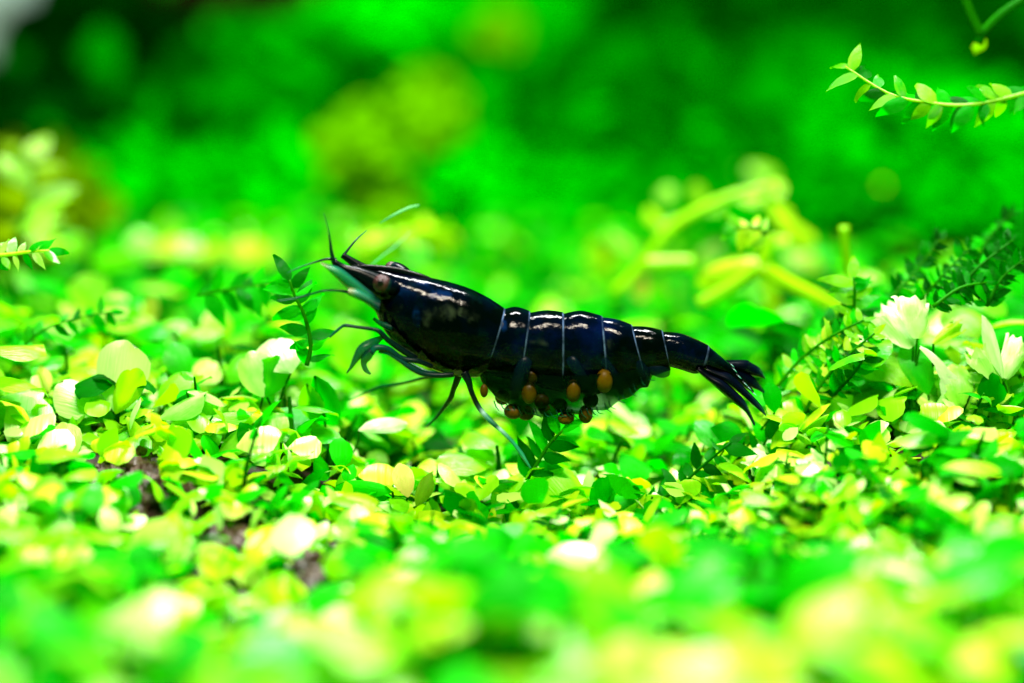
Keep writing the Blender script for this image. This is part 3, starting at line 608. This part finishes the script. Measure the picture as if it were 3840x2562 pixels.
def in_gap(u, v, m=1.0):
    return any(((u-a)/(ru*m))**2 + ((v-b)/(rv*m))**2 < 1 for a, b, ru, rv in SOIL_GAPS)
placed = []
def covers(x, y, z, h, r):
    u, v1 = proj(Vector((x, y, z+h))); _, v2 = proj(Vector((x, y, z))); rp = r*K
    return any(y < hy-0.03 and u+rp > a and u-rp < b and v1 < d and v2 > c for a, b, c, d, hy in HERO_BOX)
def try_place(x, y, mind):
    for (a, b) in placed:
        if (a-x)**2+(b-y)**2 < mind*mind: return False
    placed.append((x, y)); return True
counts = {'r': 0, 'm': 0}
def describe(kind, u, v, y, mix='lime'):
    at = ('near the left edge' if u < 450 else 'under the big leafy clump' if u < 1000 else 'below the shrimp head' if u < 1600 else 'below the egg cluster' if u < 2250 else 'below the tail' if u < 2850 else 'below the bleached plants' if u < 3450 else 'near the right edge')
    if kind == 'r':
        if y < -2.4: return 'very blurred plant with %s leaves along the bottom, %s' % (mix, at), 'blurred carpet plants in front'
        if y < -1.5: return 'blurred foreground plant with %s leaves, %s' % (mix, at), 'blurred carpet plants in front'
        if y < -0.5: return 'softly blurred carpet plant with %s leaves, %s' % (mix, at), 'carpet plants before the shrimp'
        at = at.replace('under ', 'around ').replace('below ', 'near ')
        if y < 0.5: return 'sharp small carpet plant with %s leaves, %s' % (mix, at), 'carpet plants level with the shrimp'
        if y < 1.3: return 'small plant with %s leaves behind the shrimp, %s' % (mix, at), 'carpet plants behind the shrimp'
        if y < 3: return 'blurred plant with %s leaves farther back, %s' % (mix, at), 'carpet plants behind the shrimp'
        return 'very blurred plant with %s leaves far back, %s' % (mix, at), 'far carpet plants'
    if y < -0.3: return 'low moss tuft between foreground leaves, %s' % at, 'moss tufts in front'
    return 'low moss tuft between the farther leaves, %s' % at.replace('under ', 'around ').replace('below ', 'near '), 'moss tufts behind'
def scatter(kind, protos, target, ymin, ymax, mind, smin, smax, dens_pow=1.0):
    k = 0; tries = 0
    while k < target and tries < target*60:
        tries += 1
        y = ymin + (ymax-ymin)*rnd.random()**dens_pow
        half = 2.9*(D0+y)/D0 + 0.25
        x = rnd.uniform(-half, half)
        z = ground_z(x, y)
        u, v = proj(Vector((x, y, z+0.25)))
        if v > 2750 or v < 820: continue
        if -0.3 < y < 1.3 and 1250 < u < 2600 and rnd.random() < .5: continue
        s = rnd.uniform(smin, smax)
        if kind == 'r' and -1.7 < y <= -0.75: s = rnd.uniform(0.85, 1.2)
        if kind == 'r' and y < -2: s *= 1.25
        if kind == 'r' and -0.3 < y < 1.3 and (u < 1150 or u > 2900): s *= 1.45
        if any(in_gap(*proj(Vector((x+dx, y, z+h*s))), 1.15) for h in (0, .15, .3, .42) for dx in (-.15*s, 0, .15*s)): continue
        u, vt = proj(Vector((x, y, z+0.42*s)))
        if y < 0.05 and vt < (1800 if 1150 < u < 2300 else 1660 if 1000 < u < 2950 else 1480): continue
        if y > 1.2 and u > 1050 and vt < 1010 and not (u > 3000): continue
        if covers(x, y, z, 0.30*s, 0.10*s): continue
        if not try_place(x, y, mind): continue
        if y < 0.15 and y > -0.75 and 1000 < u < 2900: s *= 0.8
        src = rnd.choice(protos)
        o = copy_thing(src, (x, y, z-0.02), rnd.uniform(0, 6.28), s, (rnd.uniform(-.25, .25), rnd.uniform(-.25, .25)))
        lab, grp = describe(kind, u, v, y, MIX.get(src.name, 'green')); tag(o, lab, 'aquatic plant' if kind == 'r' else 'moss', grp); k += 1
    counts[kind] += k; print('scatter', kind, k)
scatter('r', protos_r, 105, -4.0, -0.8, 0.16, 1.15, 1.75)
scatter('r', protos_r+protos_f, 95, -0.9, 1.3, 0.15, 0.7, 1.15)
scatter('r', protos_f*2+protos_r[:3], 48, 1.3, 5.5, 0.4, 1.1, 1.9)
scatter('m', protos_m, 70, -3.0, 1.6, 0.08, 0.8, 1.2)
def remove_tree(o):
    for ch in list(o.children): bpy.data.objects.remove(ch)
    bpy.data.objects.remove(o)
for o in protos_r + protos_f + protos_m: remove_tree(o)

# undergrowth: what lies under and between the countable plants, one mass
def leaf_mass(name, pts, size, mats, kind='oval', seed=0, up=0.6, parent=None):
    rr = random.Random(seed); V, F, MI = [], [], []
    shapes = [leaf_grid(kind, s, 5, 2) for s in range(5)]
    for (p, sz) in pts:
        sv, sf = rr.choice(shapes)
        d = Vector((rr.gauss(0, 1), rr.gauss(0, 1), rr.gauss(0, .6))).normalized()
        nn = (Vector((rr.gauss(0, 1), rr.gauss(0, 1), rr.gauss(0, 1))).normalized()*(1-up) + Vector((0, 0, 1))*up).normalized()
        if abs(d.dot(nn)) > .95: continue
        m = leaf_matrix(p, p+d*sz*size, sz*size*0.88, nn); b = len(V); mi = rr.randrange(len(mats))
        V += [m @ Vector(q) for q in sv]; F += [tuple(b+i for i in f) for f in sf]; MI += [mi]*len(sf)
    me = make_mesh(name, V, F)
    for mm in mats: me.materials.append(M[mm])
    me.polygons.foreach_set('material_index', MI)
    return me
pts = []
while len(pts) < 17000:
    y = -4.6 + 12.5*rnd.random()**1.25; half = 3.1*(D0+y)/D0+0.5; x = rnd.uniform(-half, half); z = ground_z(x, y)
    u, v = proj(Vector((x, y, z)))
    if in_gap(u, v, 1.05) or in_gap(*proj(Vector((x, y, z+.25))), 1.05): continue
    if covers(x, y, z, 0.12, 0.02): continue
    pts.append((Vector((x, y, z+rnd.uniform(0.0, 0.24))), rnd.uniform(0.45, 1.15)*(1.15 if y < -1 or y > 2 else 0.9)))
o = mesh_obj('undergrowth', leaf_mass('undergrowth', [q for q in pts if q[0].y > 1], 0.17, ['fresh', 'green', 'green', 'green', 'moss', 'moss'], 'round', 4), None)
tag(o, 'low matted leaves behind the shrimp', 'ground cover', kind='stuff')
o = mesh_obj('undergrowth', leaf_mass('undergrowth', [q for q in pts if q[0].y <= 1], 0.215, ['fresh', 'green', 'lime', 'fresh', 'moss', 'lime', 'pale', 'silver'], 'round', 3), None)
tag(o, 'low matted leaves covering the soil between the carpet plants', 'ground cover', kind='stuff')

# soil grains in the gaps
V, F = [], []
bm = bmesh.new(); bmesh.ops.create_icosphere(bm, subdivisions=1, radius=1); sv = [v.co.copy() for v in bm.verts]; sf = [tuple(v.index for v in f.verts) for f in bm.faces]; bm.free()
for (gu, gv, ru, rv) in SOIL_GAPS:
    for k in range(260):
        u = gu+rnd.gauss(0, ru*.95); v = gv+rnd.gauss(0, rv*.95)
        # where the view ray meets the ground
        p = hit(u, v)
        p.z = ground_z(p.x, p.y)+rnd.uniform(0, .06); s = rnd.uniform(0.02, 0.065); b = len(V)
        e = Euler((rnd.random()*6, rnd.random()*6, rnd.random()*6)).to_matrix()
        V += [p + e @ Vector((q.x*s*rnd.uniform(.8, 1.2), q.y*s, q.z*s*.75)) for q in sv]; F += [tuple(b+i for i in f) for f in sf]
tag(mesh_obj('soil_grains', make_mesh('soil_grains', V, F, False), None, M['grain']), 'brown soil granules showing through gaps in the plant carpet', 'soil', kind='stuff')
# blurred pebble low in front
me = ball_mesh('pebble', P(1985, 2500, -2.75), px(170), 0.16, 0.075, 20, 12, 0.3)
tag(mesh_obj('pebble', me, None, M['pebble']), 'flat grey-brown pebble, strongly blurred at the bottom edge', 'pebble')

# ------------------------------------------------------------------ far bushes (blurred background)
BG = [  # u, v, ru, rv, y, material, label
 (330, 190, 260, 240, 8.0, 'bg_deep_shade', 'very dark shade-painted bush between the rock and the driftwood'),
 (150, 470, 260, 160, 7.0, 'bg_deep_shade', 'very dark shade-painted bush below the grey rock'),
 (640, 430, 300, 150, 7.5, 'bg_shade', 'shade-painted green bush under the driftwood'),
 (330, 620, 220, 120, 6.5, 'bg_half_shade', 'mid green bush low at the left of the backdrop'),
 (520, 730, 240, 150, 6.0, 'bg_lit', 'bright green bush left of the dark hollow'),
 (930, 520, 260, 130, 7.0, 'bg_shade', 'shade-painted hollow-looking bush in the middle of the left backdrop'),
 (950, 720, 300, 130, 6.0, 'bg_lit', 'bright green low bush behind the antennae'),
 (1060, 300, 220, 170, 8.5, 'bg_half_shade', 'mid green bush at the end of the driftwood'),
 (1500, 150, 330, 200, 9.0, 'bg_lit', 'bright green bush at the top centre'),
 (1850, 120, 240, 200, 9.2, 'bg_lit', 'brightest green bush at the top centre with a lime patch'),
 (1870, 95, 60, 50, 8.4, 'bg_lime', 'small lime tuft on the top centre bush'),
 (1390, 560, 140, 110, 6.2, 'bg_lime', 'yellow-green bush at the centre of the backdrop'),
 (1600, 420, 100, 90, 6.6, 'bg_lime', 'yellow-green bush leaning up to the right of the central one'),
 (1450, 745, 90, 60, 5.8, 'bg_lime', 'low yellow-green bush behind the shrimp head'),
 (1150, 580, 150, 130, 7.3, 'bg_half_shade', 'mid green bush left of the yellow-green ones'),
 (1650, 700, 260, 150, 6.3, 'bg_lit', 'bright green bush behind the shrimp back'),
 (1950, 480, 280, 190, 8.0, 'bg_lit', 'bright green bush right of the yellow-green ones'),
 (2020, 770, 300, 140, 6.2, 'bg_lit', 'bright low bush behind the shrimp abdomen'),
 (2300, 330, 260, 230, 9.0, 'bg_half_shade', 'mid green bush at the upper right of centre'),
 (2560, 120, 300, 190, 9.6, 'bg_shade', 'shade-painted green bush at the top right of centre'),
 (2480, 620, 300, 170, 7.2, 'bg_half_shade', 'mid green bush behind the blurred moss arch'),
 (2900, 420, 300, 200, 8.2, 'bg_half_shade', 'mid green bush in the right backdrop'),
 (2960, 110, 320, 180, 9.8, 'bg_shade', 'shade-painted bush at the top right'),
 (3350, 130, 330, 190, 9.4, 'bg_shade', 'shade-painted bush behind the forked stem'),
 (3760, 200, 280, 230, 8.8, 'bg_shade', 'shade-painted bush in the top right corner'),
 (3250, 520, 320, 180, 7.0, 'bg_lit', 'bright green bush below the floating moss branch'),
 (3650, 560, 320, 170, 6.5, 'bg_lit', 'bright green bush at the right edge of the backdrop'),
 (3200, 760, 300, 120, 5.4, 'bg_half_shade', 'mid green low bush behind the upright lime stem'),
 (3640, 800, 260, 130, 5.0, 'bg_half_shade', 'mid green low bush behind the dark moss mound'),
 (2750, 800, 280, 110, 5.6, 'bg_half_shade', 'mid green low bush behind the forked stem plant'),
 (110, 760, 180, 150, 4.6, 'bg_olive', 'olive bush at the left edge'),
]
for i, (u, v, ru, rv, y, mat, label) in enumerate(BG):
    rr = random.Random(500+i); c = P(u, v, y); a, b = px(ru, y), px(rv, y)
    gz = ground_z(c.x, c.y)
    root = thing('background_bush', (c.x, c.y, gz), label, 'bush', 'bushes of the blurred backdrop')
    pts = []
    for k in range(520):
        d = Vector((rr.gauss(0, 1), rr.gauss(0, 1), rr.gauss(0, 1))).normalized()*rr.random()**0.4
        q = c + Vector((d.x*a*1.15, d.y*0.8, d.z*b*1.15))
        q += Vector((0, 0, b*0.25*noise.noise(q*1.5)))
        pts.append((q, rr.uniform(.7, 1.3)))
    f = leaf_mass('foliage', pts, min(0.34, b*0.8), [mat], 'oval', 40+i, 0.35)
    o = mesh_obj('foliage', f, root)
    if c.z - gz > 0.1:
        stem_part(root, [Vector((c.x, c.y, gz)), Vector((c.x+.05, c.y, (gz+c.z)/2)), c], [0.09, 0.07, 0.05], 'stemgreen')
# the far bank behind the bushes
pts = []
while len(pts) < 9000:
    y = rnd.uniform(6.5, 20); half = 3.4*(D0+y)/D0+1; x = rnd.uniform(-half, half)
    pts.append((Vector((x, y, ground_z(x, y)+rnd.uniform(0, .7))), rnd.uniform(.7, 1.4)))
o = mesh_obj('far_undergrowth', leaf_mass('far_undergrowth', pts, 0.4, ['bg_half_shade', 'bg_shade', 'bg_shade'], 'oval', 77, 0.35), None)
tag(o, 'far bank of blurred green leaves behind the bushes', 'ground cover', kind='stuff')

# ------------------------------------------------------------------ the shrimp
S = thing('shrimp', P(1900, 1740, 0), 'black-blue shrimp carrying orange eggs, standing on the green carpet', 'shrimp')
# one continuous body: (top u, v), (bottom u, v), half width px, hinge flag
BODY = [
 [((1378, 1012), (1384, 1040), 8), ((1420, 1012), (1400, 1110), 34), ((1470, 1020), (1414, 1182), 62), ((1530, 1030), (1455, 1256), 86),
  ((1600, 1042), (1530, 1322), 106), ((1680, 1060), (1618, 1378), 120), ((1760, 1085), (1700, 1406), 124), ((1828, 1118), (1765, 1412), 118), ((1862, 1139), (1794, 1410), 113), ((1890, 1158), (1812, 1402), 110)],
 [((1896, 1162), (1816, 1394), 102), ((1935, 1157), (1872, 1412), 105), ((1985, 1169), (1946, 1426), 104)],
 [((1990, 1176), (1950, 1422), 98), ((2050, 1169), (2030, 1452), 102), ((2110, 1174), (2108, 1470), 101)],
 [((2116, 1179), (2114, 1462), 95), ((2180, 1171), (2196, 1478), 97), ((2256, 1187), (2280, 1470), 93)],
 [((2262, 1193), (2286, 1460), 86), ((2315, 1203), (2352, 1456), 86), ((2368, 1219), (2425, 1428), 80)],
 [((2374, 1226), (2424, 1412), 73), ((2430, 1231), (2476, 1400), 71), ((2482, 1240), (2514, 1386), 65)],
 [((2488, 1246), (2514, 1374), 59), ((2551, 1254), (2556, 1386), 56), ((2610, 1275), (2600, 1400), 50), ((2656, 1296), (2622, 1398), 46)],
 [((2662, 1303), (2640, 1388), 40), ((2719, 1350), (2690, 1398), 34), ((2761, 1390), (2745, 1417), 24), ((2803, 1432), (2792, 1452), 15), ((2828, 1467), (2824, 1473), 4)],
]
def build_body():
    SIDES = 72; V, F, H = [], [], []
    st = []
    for si, seg in enumerate(BODY):
        rows = smooth_pts([(*a, *b, hw) for a, b, hw in seg], 9 if si else 10)
        if 0 < si < len(BODY)-1:                                    # each tail shell bulges a little
            rows = [(r[0], r[1]-2.5*math.sin(PI*q/(len(rows)-1)), r[2], r[3], r[4]*(1+0.035*math.sin(PI*q/(len(rows)-1)))) for q, r in enumerate(rows)]
        hinge = [0.0]*len(rows)
        last = si == len(BODY)-1
        if not last:
            # narrow rim at the end of each shell
            e = rows[-1]; p = rows[-2]
            k = 3.2/max(6.0, math.hypot(e[0]-p[0], e[1]-p[1]))
            rim = tuple(e[q]+(p[q]-e[q])*k for q in range(5))
            rows = rows[:-1]+[rim, e]; hinge = hinge[:-1]+([0.0, 1.0] if si < 6 else [0.0, 0.4])
        if si: hinge[0] = 0.0
        st += list(zip(rows, hinge))
    n = len(st)
    for (tu, tv, bu, bv, hw), h in st:
        T, B = P(tu, tv), P(bu, bv); c = (T+B)/2; a = (T-B)/2; w_ = hw/K
        for k in range(SIDES):
            an = 2*PI*k/SIDES; co, si_ = math.cos(an), math.sin(an)
            ex = 0.92 if co > 0 else 0.80
            p = c + a*(math.copysign(abs(co)**(1.0 if co > 0 else 0.95), co)) + Vector((0, -w_*math.copysign(abs(si_)**ex, si_)*(1 if co > -0.2 else 1-0.25*abs(co+0.2)), 0))
            V.append(p); H.append(h*(1.0 if co > -0.35 else 0.25))
    for i in range(n-1):
        for k in range(SIDES):
            k2 = (k+1) % SIDES; F.append((i*SIDES+k, i*SIDES+k2, (i+1)*SIDES+k2, (i+1)*SIDES+k))
    F.append(tuple(range(SIDES))); F.append(tuple(reversed([(n-1)*SIDES+k for k in range(SIDES)])))
    def patch(lst):
        out = []
        for p in V:
            u, v = proj(p)
            out.append(0 if p.y > 0 else max([0]+[a*max(0, min(1, 2.2*(1-((u-x)/ru)**2-((v-z)/rv)**2))) for x, z, ru, rv, a in lst]))
        return out
    BL = patch([(1563, 1188, 16, 38, 1), (1520, 1090, 50, 22, .5), (1580, 1075, 50, 22, .8), (1650, 1105, 50, 20, .8), (1890, 1225, 12, 26, 1), (2240, 1290, 20, 60, .2)])
    TN = patch([(1665, 1172, 50, 30, .45), (1600, 1190, 22, 40, .3), (1735, 1172, 22, 16, 1), (1775, 1190, 30, 14, .5), (2020, 1285, 40, 12, .3), (2290, 1290, 16, 20, .3), (1490, 1160, 26, 14, .2)])
    return make_mesh('body', V, F, True, {'hinge': H, 'bluepatch': BL, 'tanpatch': TN})
body = mesh_obj('body', build_body(), S, M['shell'])
# rostrum
limb('rostrum', S, [(1700, 1095, 0, 8), (1600, 1048, 0, 13), (1545, 1030, 0, 14), (1480, 1013, 0, 13), (1400, 1003, 0, 10), (1346, 1000, 0, 7), (1318, 1000, 0, 3)], 'black_limb', 8, 0.6)
for k in range(9):
    u = 1350 + k*27; v = 993 + k*4.6
    limb('rostrum_tooth', S, [(u+9, v+5, 0, 4), (u+2, v-1, 0, 2.6), (u-7, v-6, 0, 1)], 'black_limb', 5, sub=2)
# eyes
for (u, v, yy, r) in ((1432, 1064, -0.125, 34), (1468, 1006, 0.125, 26)):
    st = limb('eye_stalk', S, [(u+50, v+22, yy*0.6, 26), (u+26, v+10, yy*0.85, 30), (u+8, v+3, yy, 29)], 'fan', 12)
    c = P(u, v, yy)
    e = mesh_obj('eye', ball_mesh('eye', c, r/K, r/K*0.9, r/K, 22, 16), S, M['eye'])
    if yy < 0:
        q = P(u-4, v+1, yy) - FW*0 + Vector((0, -r/K*0.86, 0)); 
        pu = bpy.data.objects.new('pupil', ball_mesh('pupil', P(u-4, v+1, yy)-Vector((0, r/K*0.84, -0.013)), 12/K, 5/K, 13/K, 14, 8)); C.objects.link(pu)
        pu.data.materials.append(M['pupil']); pu.parent = e
# antennules and antennae
limb('antennule_base', S, [(1470, 1100, -.05, 48), (1400, 1062, -.05, 42), (1340, 1028, -.06, 28), (1290, 1008, -.06, 17), (1252, 982, -.06, 12)], 'black_limb', 10, 0.8)
limb('antennule_base', S, [(1400, 1030, .05, 26), (1350, 1003, .05, 21), (1315, 978, .05, 15), (1283, 957, .05, 11)], 'black_limb', 10, 0.8)
limb('antenna', S, [(1253, 988, -.06, 11), (1243, 945, -.06, 8), (1237, 900, -.06, 5), (1229, 855, -.06, 2.4), (1214, 800, -.05, 1.2)], 'ant', 6)
limb('antenna', S, [(1262, 975, -.03, 9), (1225, 972, -.04, 6), (1180, 984, -.05, 4), (1130, 1000, -.08, 2.6), (1075, 1024, -.12, 1.4)], 'ant', 6)
limb('antenna', S, [(1288, 960, .10, 7), (1310, 930, .14, 5), (1340, 895, .2, 4), (1375, 865, .3, 2)], 'ant', 6)
limb('antenna', S, [(1310, 1096, -.12, 9), (1270, 1090, -.14, 5), (1210, 1092, -.16, 4.5), (1150, 1108, -.16, 4), (1095, 1122, -.18, 3.4), (1040, 1128, -.2, 2)], 'ant', 6)
limb('antenna', S, [(1385, 1000, .5, 2), (1440, 955, .7, 3), (1480, 925, .8, 3), (1540, 870, .9, 1.5)], 'ant_pale', 6)
limb('antenna', S, [(1425, 838, .5, 2), (1470, 810, .5, 5), (1530, 780, .55, 5), (1570, 770, .6, 3)], 'ant_pale', 6)
# antenna scales: flat glassy blades
def blade(name, pxs, mat, y0=0.0, thick=0.012, parent=S, bulge=0.03):
    """pxs: list of (u1,v1,u2,v2) edge pairs from root to tip"""
    data = smooth_pts([tuple(map(float, p[:4])) for p in pxs], 5); n = len(data); W = 5; V, F, A = [], [], []
    yy = y0 if isinstance(y0, tuple) else (y0, y0)
    for s in (-1, 1):
        for i, (u1, v1, u2, v2) in enumerate(data):
            yb = yy[0] + (yy[1]-yy[0])*i/(n-1)
            for k in range(W+1):
                t = k/W
                p = P(u1+(u2-u1)*t, v1+(v2-v1)*t, yb)
                edge = 4*t*(1-t)
                V.append(p + Vector((0, s*thick*edge*0.5 - bulge*edge, 0))); A.append(i/(n-1))
    off = n*(W+1)
    for s in (0, 1):
        for i in range(n-1):
            for k in range(W):
                a = s*off + i*(W+1)+k; f = (a, a+1, a+W+2, a+W+1); F.append(f if s == 0 else f[::-1])
    me = make_mesh(name, V, F, True, {'along': A})
    bm = bmesh.new(); bm.from_mesh(me); bmesh.ops.remove_doubles(bm, verts=bm.verts, dist=1e-5); bmesh.ops.recalc_face_normals(bm, faces=bm.faces); bm.to_mesh(me); bm.free()
    return mesh_obj(name, me, parent, M[mat])
blade('antenna_scale', [(1425, 1120, 1420, 1172), (1380, 1085, 1375, 1143), (1330, 1045, 1322, 1100), (1275, 1004, 1262, 1045), (1228, 990, 1222, 1005), (1205, 982, 1205, 986)], 'scale', (-.13, -.10))
blade('antenna_scale', [(1428, 1125, 1418, 1182), (1390, 1108, 1384, 1146), (1345, 1085, 1338, 1122), (1308, 1078, 1304, 1106)], 'scale', (-.17, -.16))
# mouth parts and walking legs
limb('mouthpart', S, [(1470, 1230, -.08, 16), (1430, 1215, -.09, 10), (1400, 1195, -.1, 6)], 'leg_green')
limb('leg', S, [(1560, 1345, -.12, 14), (1512, 1316, -.13, 15), (1455, 1275, -.14, 13), (1424, 1244, -.15, 12), (1396, 1234, -.15, 9), (1340, 1227, -.16, 8.5), (1300, 1221, -.16, 9), (1284, 1224, -.16, 7), (1258, 1245, -.17, 7), (1236, 1266, -.17, 4)], 'leg')
limb('leg', S, [(1620, 1375, -.12, 12), (1568, 1355, -.14, 12), (1505, 1345, -.15, 15), (1455, 1310, -.16, 15), (1410, 1304, -.17, 15), (1392, 1325, -.18, 14)], 'leg')
limb('claw', S, [(1440, 1262, -.10, 6), (1400, 1285, -.14, 18), (1362, 1310, -.17, 22), (1335, 1345, -.18, 13), (1318, 1375, -.18, 7), (1300, 1400, -.18, 3)], 'leg_green')
limb('claw', S, [(1395, 1315, -.18, 14), (1376, 1335, -.18, 20), (1364, 1362, -.18, 12), (1372, 1388, -.18, 10), (1390, 1404, -.18, 4)], 'leg_green')
limb('leg', S, [(1700, 1405, -.12, 12), (1675, 1407, -.13, 13), (1640, 1408, -.14, 13), (1590, 1402, -.15, 13), (1545, 1383, -.16, 11), (1500, 1352, -.16, 10), (1455, 1325, -.16, 9), (1420, 1318, -.16, 8)], 'leg')
limb('leg', S, [(1660, 1405, .1, 8), (1580, 1420, .22, 7), (1500, 1440, .3, 6), (1420, 1452, .36, 7), (1360, 1480, .4, 5), (1310, 1505, .45, 3)], 'leg_green')
limb('leg', S, [(1722, 1400, .0, 17), (1712, 1432, .02, 15), (1700, 1462, .04, 12), (1690, 1492, .06, 12), (1664, 1530, .1, 9), (1636, 1566, .14, 7), (1596, 1602, .2, 4)], 'leg')
limb('leg', S, [(1740, 1398, -.12, 20), (1757, 1430, -.14, 16), (1768, 1470, -.16, 12), (1788, 1515, -.18, 12), (1808, 1545, -.2, 12), (1830, 1570, -.22, 12), (1858, 1596, -.24, 11), (1895, 1630, -.26, 9), (1930, 1668, -.28, 8.5), (1958, 1706, -.3, 9), (1972, 1728, -.32, 6), (1990, 1756, -.34, 3)], 'leg_band')
limb('leg', S, [(1660, 1400, .05, 10), (1600, 1396, .1, 10), (1530, 1360, .15, 9), (1480, 1330, .15, 8)], 'leg_green')
# swimmerets
limb('swimmeret', S, [(1995, 1300, -.05, 10), (1975, 1350, -.14, 24), (1955, 1400, -.15, 30), (1938, 1455, -.14, 27), (1925, 1500, -.12, 12)], 'swim', 10, 0.4)
limb('swimmeret', S, [(2110, 1300, -.05, 8), (2140, 1350, -.14, 22), (2170, 1395, -.15, 22), (2196, 1445, -.14, 20), (2212, 1490, -.12, 10)], 'swim', 10, 0.4)
limb('swimmeret', S, [(2236, 1290, -.04, 8), (2252, 1340, -.12, 18), (2290, 1390, -.13, 18), (2320, 1440, -.12, 16), (2330, 1480, -.1, 8)], 'swim', 10, 0.4)
limb('swimmeret', S, [(2360, 1320, -.1, 6), (2390, 1360, -.11, 16), (2415, 1405, -.1, 24), (2418, 1450, -.08, 14)], 'swim', 10, 0.4)
limb('swimmeret', S, [(2430, 1375, -.08, 16), (2460, 1388, -.08, 24), (2490, 1396, -.07, 24), (2510, 1398, -.06, 14)], 'swim', 10, 0.5)
# brood membrane: low glassy pouch under the abdomen
def build_pouch():
    st = [(1800, 1375, 1410, 40), (1830, 1370, 1458, 75), (1880, 1365, 1505, 100), (1940, 1365, 1540, 114), (2010, 1370, 1556, 118), (2090, 1375, 1556, 118), (2170, 1375, 1548, 116), (2250, 1370, 1532, 110), (2320, 1370, 1508, 100), (2380, 1360, 1476, 80), (2425, 1360, 1445, 60), (2445, 1365, 1415, 30)]
    rows = smooth_pts([tuple(map(float, s)) for s in st], 5); V, F, A = [], [], []; W = 18
    for i, (u, v1, v2, hw) in enumerate(rows):
        v2 += 6*math.sin(i*0.9)+5*math.sin(i*0.37+1)
        for k in range(W+1):
            an = PI*k/W - PI/2                                     # from far side round the bottom to near side
            p = P(u, v1+(v2-v1)*math.cos(an)**0.8 if abs(math.cos(an)) > 1e-6 else v1, 0)
            V.append(p + Vector((0, -hw/K*math.sin(an)*(1.0-0.15*math.cos(an)), 0))); A.append(math.cos(an))
    for i in range(len(rows)-1):
        for k in range(W):
            a = i*(W+1)+k; F.append((a, a+1, a+W+2, a+W+1))
    return make_mesh('brood_membrane', V, F, True, {'along': A})
mesh_obj('brood_membrane', build_pouch(), S, M['membrane'])
for k in range(26):
    u = 1850 + k*23 + rnd.uniform(-6, 6); vb = 1500 + 58*math.sin(PI*min(1, (u-1780)/640))**0.8 - (0 if u < 2250 else (u-2250)*0.45)
    limb('fringe_hair', S, [(u, vb-22, -.10, 3), (u+8, vb, -.10, 2.4), (u+26+rnd.uniform(-8, 8), vb+rnd.uniform(4, 16), -.10, 1.2)], 'leg_green', 5, sub=3)
# eggs
for (u, v, ru, rv, yy) in [(1815, 1466, 15, 26, -.09), (1984, 1474, 29, 42, -.14), (1990, 1415, 26, 34, -.10), (2150, 1466, 28, 44, -.14), (2266, 1428, 33, 46, -.13),
        (1925, 1543, 36, 29, -.06), (1972, 1549, 34, 28, -.02), (2122, 1568, 31, 24, -.06), (2196, 1554, 27, 36, -.06), (2050, 1530, 34, 28, .0), (2098, 1520, 30, 28, .03), (1885, 1490, 30, 30, .03), (2030, 1500, 30, 32, -.04), (2215, 1500, 30, 30, .02)]:
    me = ball_mesh('egg', P(u, v, yy), ru/K, ru/K*0.95, rv/K, 16, 12, 0.05)
    mesh_obj('egg', me, S, M['egg'])
# tail fan
blade('tail_fan_blade', [(2625, 1370, 2608, 1388), (2666, 1400, 2650, 1424), (2710, 1422, 2702, 1470), (2763, 1470, 2755, 1514), (2795, 1507, 2794, 1545), (2832, 1586, 2824, 1592)], 'fan', (-.05, -.15), 0.02)
blade('tail_fan_blade', [(2650, 1368, 2645, 1398), (2695, 1388, 2684, 1412), (2745, 1407, 2733, 1446), (2798, 1459, 2777, 1479), (2850, 1513, 2824, 1521), (2874, 1556, 2868, 1554)], 'fan', (-.04, -.09), 0.02)
blade('tail_fan_blade', [(2700, 1345, 2700, 1370), (2722, 1350, 2737, 1376), (2796, 1350, 2780, 1400), (2816, 1360, 2810, 1410), (2850, 1381, 2846, 1416), (2869, 1413, 2866, 1417)], 'fan', (.05, .13), 0.02)
blade('tail_fan_blade', [(2700, 1360, 2695, 1385), (2750, 1378, 2735, 1412), (2796, 1397, 2779, 1434), (2832, 1418, 2820, 1456), (2868, 1466, 2855, 1468)], 'fan', (.04, .09), 0.02)
for (u, v) in [(2735, 1362), (2745, 1380), (2762, 1405), (2785, 1432), (2800, 1448), (2820, 1470)]:
    limb('telson_spine', S, [(u, v, -.04, 3), (u+10, v+8, -.06, 2), (u+18, v+16, -.07, 1)], 'leg_band', 5)
print('objects', len(bpy.data.objects), counts)
